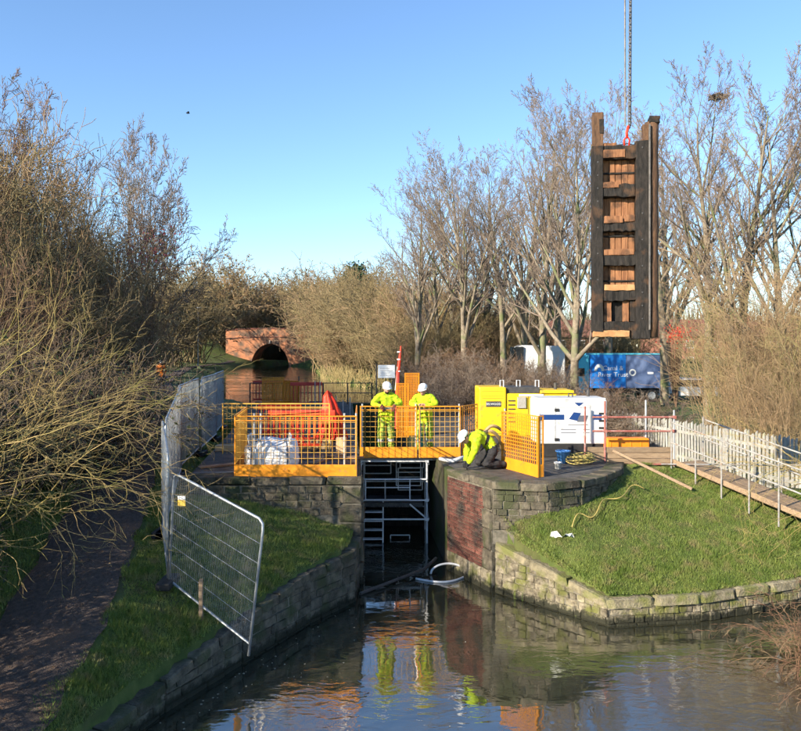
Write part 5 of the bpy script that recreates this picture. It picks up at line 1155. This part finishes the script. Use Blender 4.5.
# ------------------------------------------------------------------ people
def tube_np(mbd, pts, rs, n, mi): mbd.tube([Vector(p) for p in pts], rs, n, mi)
def person(label, loc, rz, J, mats, scale=1.0, headtilt=0.0, headturn=0.0, beard=False, hands=True, bands=True, glove=True):
    """J: joint -> position. mats: [top, trousers, boot, skin, glove, reflective, hair]"""
    T = thing('person', label, 'person', loc, rz); T.scale = (scale,) * 3
    names = list(J); V = [J[n] for n in names]; ix = {n: i for i, n in enumerate(names)}
    rad = dict(pelvis=(.185, .15), belly=(.18, .15), chest=(.195, .15), collar=(.125, .11), neck=(.062, .062), head=(.07, .075),
               shL=(.10, .095), shR=(.10, .095), elL=(.078, .078), elR=(.078, .078), wrL=(.045, .045), wrR=(.045, .045), haL=(.04, .024), haR=(.04, .024),
               hiL=(.118, .12), hiR=(.118, .12), knL=(.095, .095), knR=(.095, .095), anL=(.078, .078), anR=(.078, .078), heL=(.05, .045), heR=(.05, .045), toL=(.048, .034), toR=(.048, .034))
    bones = [('pelvis', 'belly', 0), ('belly', 'chest', 0), ('chest', 'collar', 0), ('collar', 'neck', 3), ('neck', 'head', 3)]
    for s in 'LR': bones += [('collar', 'sh' + s, 0), ('sh' + s, 'el' + s, 0), ('el' + s, 'wr' + s, 0), ('wr' + s, 'ha' + s, 4 if glove else 3), ('pelvis', 'hi' + s, 1), ('hi' + s, 'kn' + s, 1), ('kn' + s, 'an' + s, 1), ('an' + s, 'to' + s, 2)]
    me = bpy.data.meshes.new('sk'); me.from_pydata(V, [(ix[a], ix[b]) for a, b, _ in bones], []); o = bpy.data.objects.new('sk', me); COL.objects.link(o)
    o.modifiers.new('skin', 'SKIN'); sv = me.skin_vertices[0].data
    for n in names: sv[ix[n]].radius = rad[n]; sv[ix[n]].use_root = n == 'pelvis'
    ss = o.modifiers.new('ss', 'SUBSURF'); ss.levels = 3; ss.render_levels = 3
    dg = bpy.context.evaluated_depsgraph_get(); em = bpy.data.meshes.new_from_object(o.evaluated_get(dg)); bpy.data.objects.remove(o); bpy.data.meshes.remove(me)
    from mathutils import noise as mn
    hd_ = Vector(J['head'])
    def crease(v):
        if (v.co - hd_).length < .16 or min((v.co - Vector(J['haL'])).length, (v.co - Vector(J['haR'])).length) < .07: return tuple(v.co)
        a_ = 1 - abs(mn.noise(Vector((v.co.x * 7, v.co.y * 7, v.co.z * 13 + 5)))) * 2.2; b_ = mn.noise(v.co * 22)
        return tuple(v.co + v.normal * (.020 * a_ + .006 * b_ - .004))
    mb = MB(); mb.v = [crease(v) for v in em.vertices]; mb.f = [tuple(p.vertices) for p in em.polygons]
    for p in em.polygons:
        c = p.center; best = None
        for a, b, m_ in bones:
            A, B = Vector(J[a]), Vector(J[b]); ab = B - A; t = max(0, min(1, (c - A).dot(ab) / max(ab.length_squared, 1e-9))); d = (c - (A + ab * t)).length / (max(rad[a]) * (1 - t) + max(rad[b]) * t)
            if best is None or d < best[0]: best = (d, m_, a, b, t)
        d, m_, a, b, t = best
        if bands:
            if (a, b) == ('belly', 'chest') and (.15 < t < .42): m_ = 5
            if a[:2] == 'kn' and b[:2] == 'an' and .2 < t < .4: m_ = 5
        if a == 'neck' and b == 'head': m_ = 3
        mb.m.append(m_)
    # head shaped from rings: chin, jaw, cheek, brow, crown; nose and ears
    hc = Vector(J['head']); Rm = Euler((headtilt, 0, headturn)).to_matrix(); base = len(mb.v)
    rings = [(-.125, .030, -.045), (-.105, .055, -.03), (-.06, .068, -.012), (-.01, .074, 0), (.04, .077, .004), (.08, .070, .008), (.112, .045, .01), (.125, .012, .01)]
    n = 14
    for (z_, r_, yo) in rings:
        for k in range(n):
            a = 2 * math.pi * k / n; x = r_ * math.cos(a); y = r_ * 1.25 * math.sin(a) + yo
            if abs(a - 1.5 * math.pi) < .3 and -.07 < z_ < .02: y -= .022 if z_ > -.05 else .03
            mb.v.append(tuple(hc + Rm @ Vector((x, y, z_))))
    for i in range(len(rings) - 1):
        for k in range(n):
            mb.f.append((base + i * n + k, base + i * n + (k + 1) % n, base + (i + 1) * n + (k + 1) % n, base + (i + 1) * n + k))
            front = abs((k + .5) * 2 * math.pi / n - 1.5 * math.pi) < 1.25
            mb.m.append(6 if (beard and i < 2 and front) or (i >= 4) or (not front and i > 2) else 3)
    mb.f.append(tuple(base + k for k in reversed(range(n)))); mb.m.append(6 if beard else 3); mb.f.append(tuple(base + (len(rings) - 1) * n + k for k in range(n))); mb.m.append(6)
    for sx in (-1, 1):
        e = hc + Rm @ Vector((.03 * sx, -.088, .012)); mb.lathe([(.001, -.010), (.011, 0), (.001, .010)], 6, 6, tuple(e))
        e = hc + Rm @ Vector((.077 * sx, .01, -.005)); mb.tube([e - Vector((0, 0, .03)), e + Vector((.006 * sx, 0, 0)), e + Vector((0, 0, .03))], [.008, .016, .01], 6, 3)
    e = hc + Rm @ Vector((0, -.085, -.068)); mb.bar(e - Rm @ Vector((.022, 0, 0)), e + Rm @ Vector((.022, 0, 0)), .01, .008, 6)
    # hands: five curled fingers each
    for s, sg in (('L', -1), ('R', 1)):
        wv_, hv = Vector(J['wr' + s]), Vector(J['ha' + s]); f = (hv - wv_).normalized(); sd_ = f.cross(Vector((0, 0, 1)))
        sd_ = (sd_ if sd_.length > .2 else Vector((1, 0, 0))).normalized(); dn = f.cross(sd_).normalized()
        if dn.z > 0: dn = -dn
        for k in range(4):
            o_ = hv + sd_ * (-.033 + .022 * k); l = (.062, .072, .068, .052)[k]
            mb.tube([o_ - f * .012, o_ + f * l * .45 + dn * .008, o_ + f * l * .8 + dn * .028, o_ + f * l * .85 + dn * .052], [.0115, .0105, .0095, .008], 6, 4 if glove else 3)
        side = sd_ * (-.038 if sg > 0 else .038); o_ = wv_.lerp(hv, .45) + side * .7
        mb.tube([o_, o_ + side * .6 + f * .03, o_ + side * .5 + f * .062 + dn * .012], [.013, .012, .009], 6, 4 if glove else 3)
    bpy.data.meshes.remove(em); B_ = mb.build('body', mats, T, True)
    # helmet
    mh = MB(); prof = [(.108, -.01), (.112, .015), (.107, .05), (.090, .083), (.060, .107), (.02, .117)]
    mh.lathe(prof, 18, 0, (0, 0, 0), 1, 1.22); hm = mh.build('helmet', 'helmet', T, True, loc=tuple(hc + Rm @ Vector((0, .008, .045))), rot=(headtilt, 0, headturn))
    mk = MB(); V = []; n2 = 10
    for k in range(n2 + 1):
        a = math.pi * (1.12 + .76 * k / n2); V += [(.108 * math.cos(a), .130 * math.sin(a), .0), (.132 * math.cos(a), .130 * math.sin(a) - .055 * math.sin(math.pi * k / n2), -.016)]
    V += [(x, y, z_ - .008) for x, y, z_ in V]; q = 2 * (n2 + 1)
    mk.add(V, [(2 * k, 2 * k + 1, 2 * k + 3, 2 * k + 2) for k in range(n2)] + [(q + 2 * k + 2, q + 2 * k + 3, q + 2 * k + 1, q + 2 * k) for k in range(n2)] + [(2 * k + 1, q + 2 * k + 1, q + 2 * k + 3, 2 * k + 3) for k in range(n2)])
    mk.build('brim', 'helmet', hm, True); MB().tube([(0, -.125, .045), (0, -.07, .095), (0, 0, .115), (0, .07, .10), (0, .125, .05)], .012, 6).build('ridge', 'helmet', hm, True)
    return T
stand = dict(pelvis=(0, .02, .97), belly=(0, -.01, 1.14), chest=(0, -.06, 1.34), collar=(0, -.085, 1.47), neck=(0, -.105, 1.56), head=(0, -.15, 1.665),
             shL=(-.19, -.08, 1.45), shR=(.19, -.08, 1.45), elL=(-.35, -.17, 1.27), elR=(.35, -.17, 1.27), wrL=(-.17, -.38, 1.255), wrR=(.17, -.38, 1.255), haL=(-.12, -.43, 1.19), haR=(.12, -.43, 1.19),
             hiL=(-.10, .02, .90), hiR=(.10, .02, .90), knL=(-.125, -.02, .50), knR=(.12, .01, .50), anL=(-.13, .04, .10), anR=(.13, .05, .10), toL=(-.15, -.13, .045), toR=(.16, -.12, .045))
mt = ['hivis', 'hivistrouser', 'black', 'skin', 'glove', 'reflect', 'beard']
person('bearded worker in hi-vis suit and white helmet leaning on the orange barrier', (PX(386, 19.85), 19.9, LT - .015), R(8), stand, mt, 1.04, -.32 + .6, .12, True)
st2 = dict(stand); st2.update(wrL=(-.06, -.37, 1.29), wrR=(.06, -.35, 1.27), haL=(.03, -.40, 1.27), haR=(-.03, -.39, 1.31), elL=(-.33, -.20, 1.28), elR=(.33, -.18, 1.28), head=(-.02, -.16, 1.655))
person('worker in hi-vis suit with folded arms, right of the bearded worker', (PX(425, 19.9), 19.95, LT - .015), R(-12), st2, mt, 1.02, .30, -.25, False, glove=False)
o = MB().tube([(0, 0, .02), (.02, 0, .3), (-.01, .02, .62), (.03, .02, .82)], [.05, .06, .05, .02], 8).build('cloth_roll', 'teal', None, True, loc=(PX(420, 19.65), 19.66, LT)); tag(o, 'teal cloth roll hanging behind the barrier before the right worker', 'cloth')
kneel = dict(pelvis=(0, .22, .50), belly=(0, .06, .62), chest=(0, -.14, .70), collar=(0, -.27, .70), neck=(0, -.35, .69), head=(0, -.455, .70),
             shL=(-.18, -.24, .66), shR=(.18, -.24, .66), elL=(-.24, -.30, .38), elR=(.22, -.34, .40), wrL=(-.16, -.36, .15), wrR=(.14, -.42, .16), haL=(-.13, -.40, .08), haR=(.12, -.46, .09),
             hiL=(-.11, .20, .44), hiR=(.11, .20, .44), knL=(-.17, -.10, .10), knR=(.17, -.06, .10), anL=(-.14, .38, .11), anR=(.14, .40, .11), toL=(-.14, .46, .05), toR=(.14, .48, .05))
mk_ = ['hivis', 'blackcloth', 'black', 'skin', 'blackcloth', 'blackcloth', 'beard']
person('kneeling worker in lime jacket and black trousers bent over the lock edge', (PX(484, 17.55), 17.55, LT + .005), R(-72), kneel, mk_, 1.04, .85, 0)
# walker on the far towpath
walk = dict(stand); walk.update(wrL=(-.24, -.05, .98), wrR=(.24, .05, .98), haL=(-.24, -.08, .90), haR=(.24, .03, .90), elL=(-.25, .0, 1.2), elR=(.25, .03, 1.2), head=(0, -.11, 1.67), neck=(0, -.09, 1.57), anL=(-.11, -.2, .1), toL=(-.12, -.36, .045), anR=(.11, .25, .12), toR=(.11, .10, .045), knL=(-.11, -.14, .52), knR=(.11, .06, .5))
Yw = 48; xw_ = float(xpr(Yw)) - .8
person('distant walker in an orange coat on the towpath', (xw_, Yw, gz(xw_, Yw) + .04), R(10), walk, ['orangebox', 'blackcloth', 'black', 'skin', 'skin', 'orangebox', 'beard'], 1.0, .1, 0, bands=False)
# parts made of many pieces too fine to pick apart
for o in bpy.data.objects:
    if o.type == 'MESH' and o.parent and o.name.split('.')[0] in ('crown', 'twig', 'stem', 'foliage', 'berry_cluster'): o['kind'] = 'stuff'
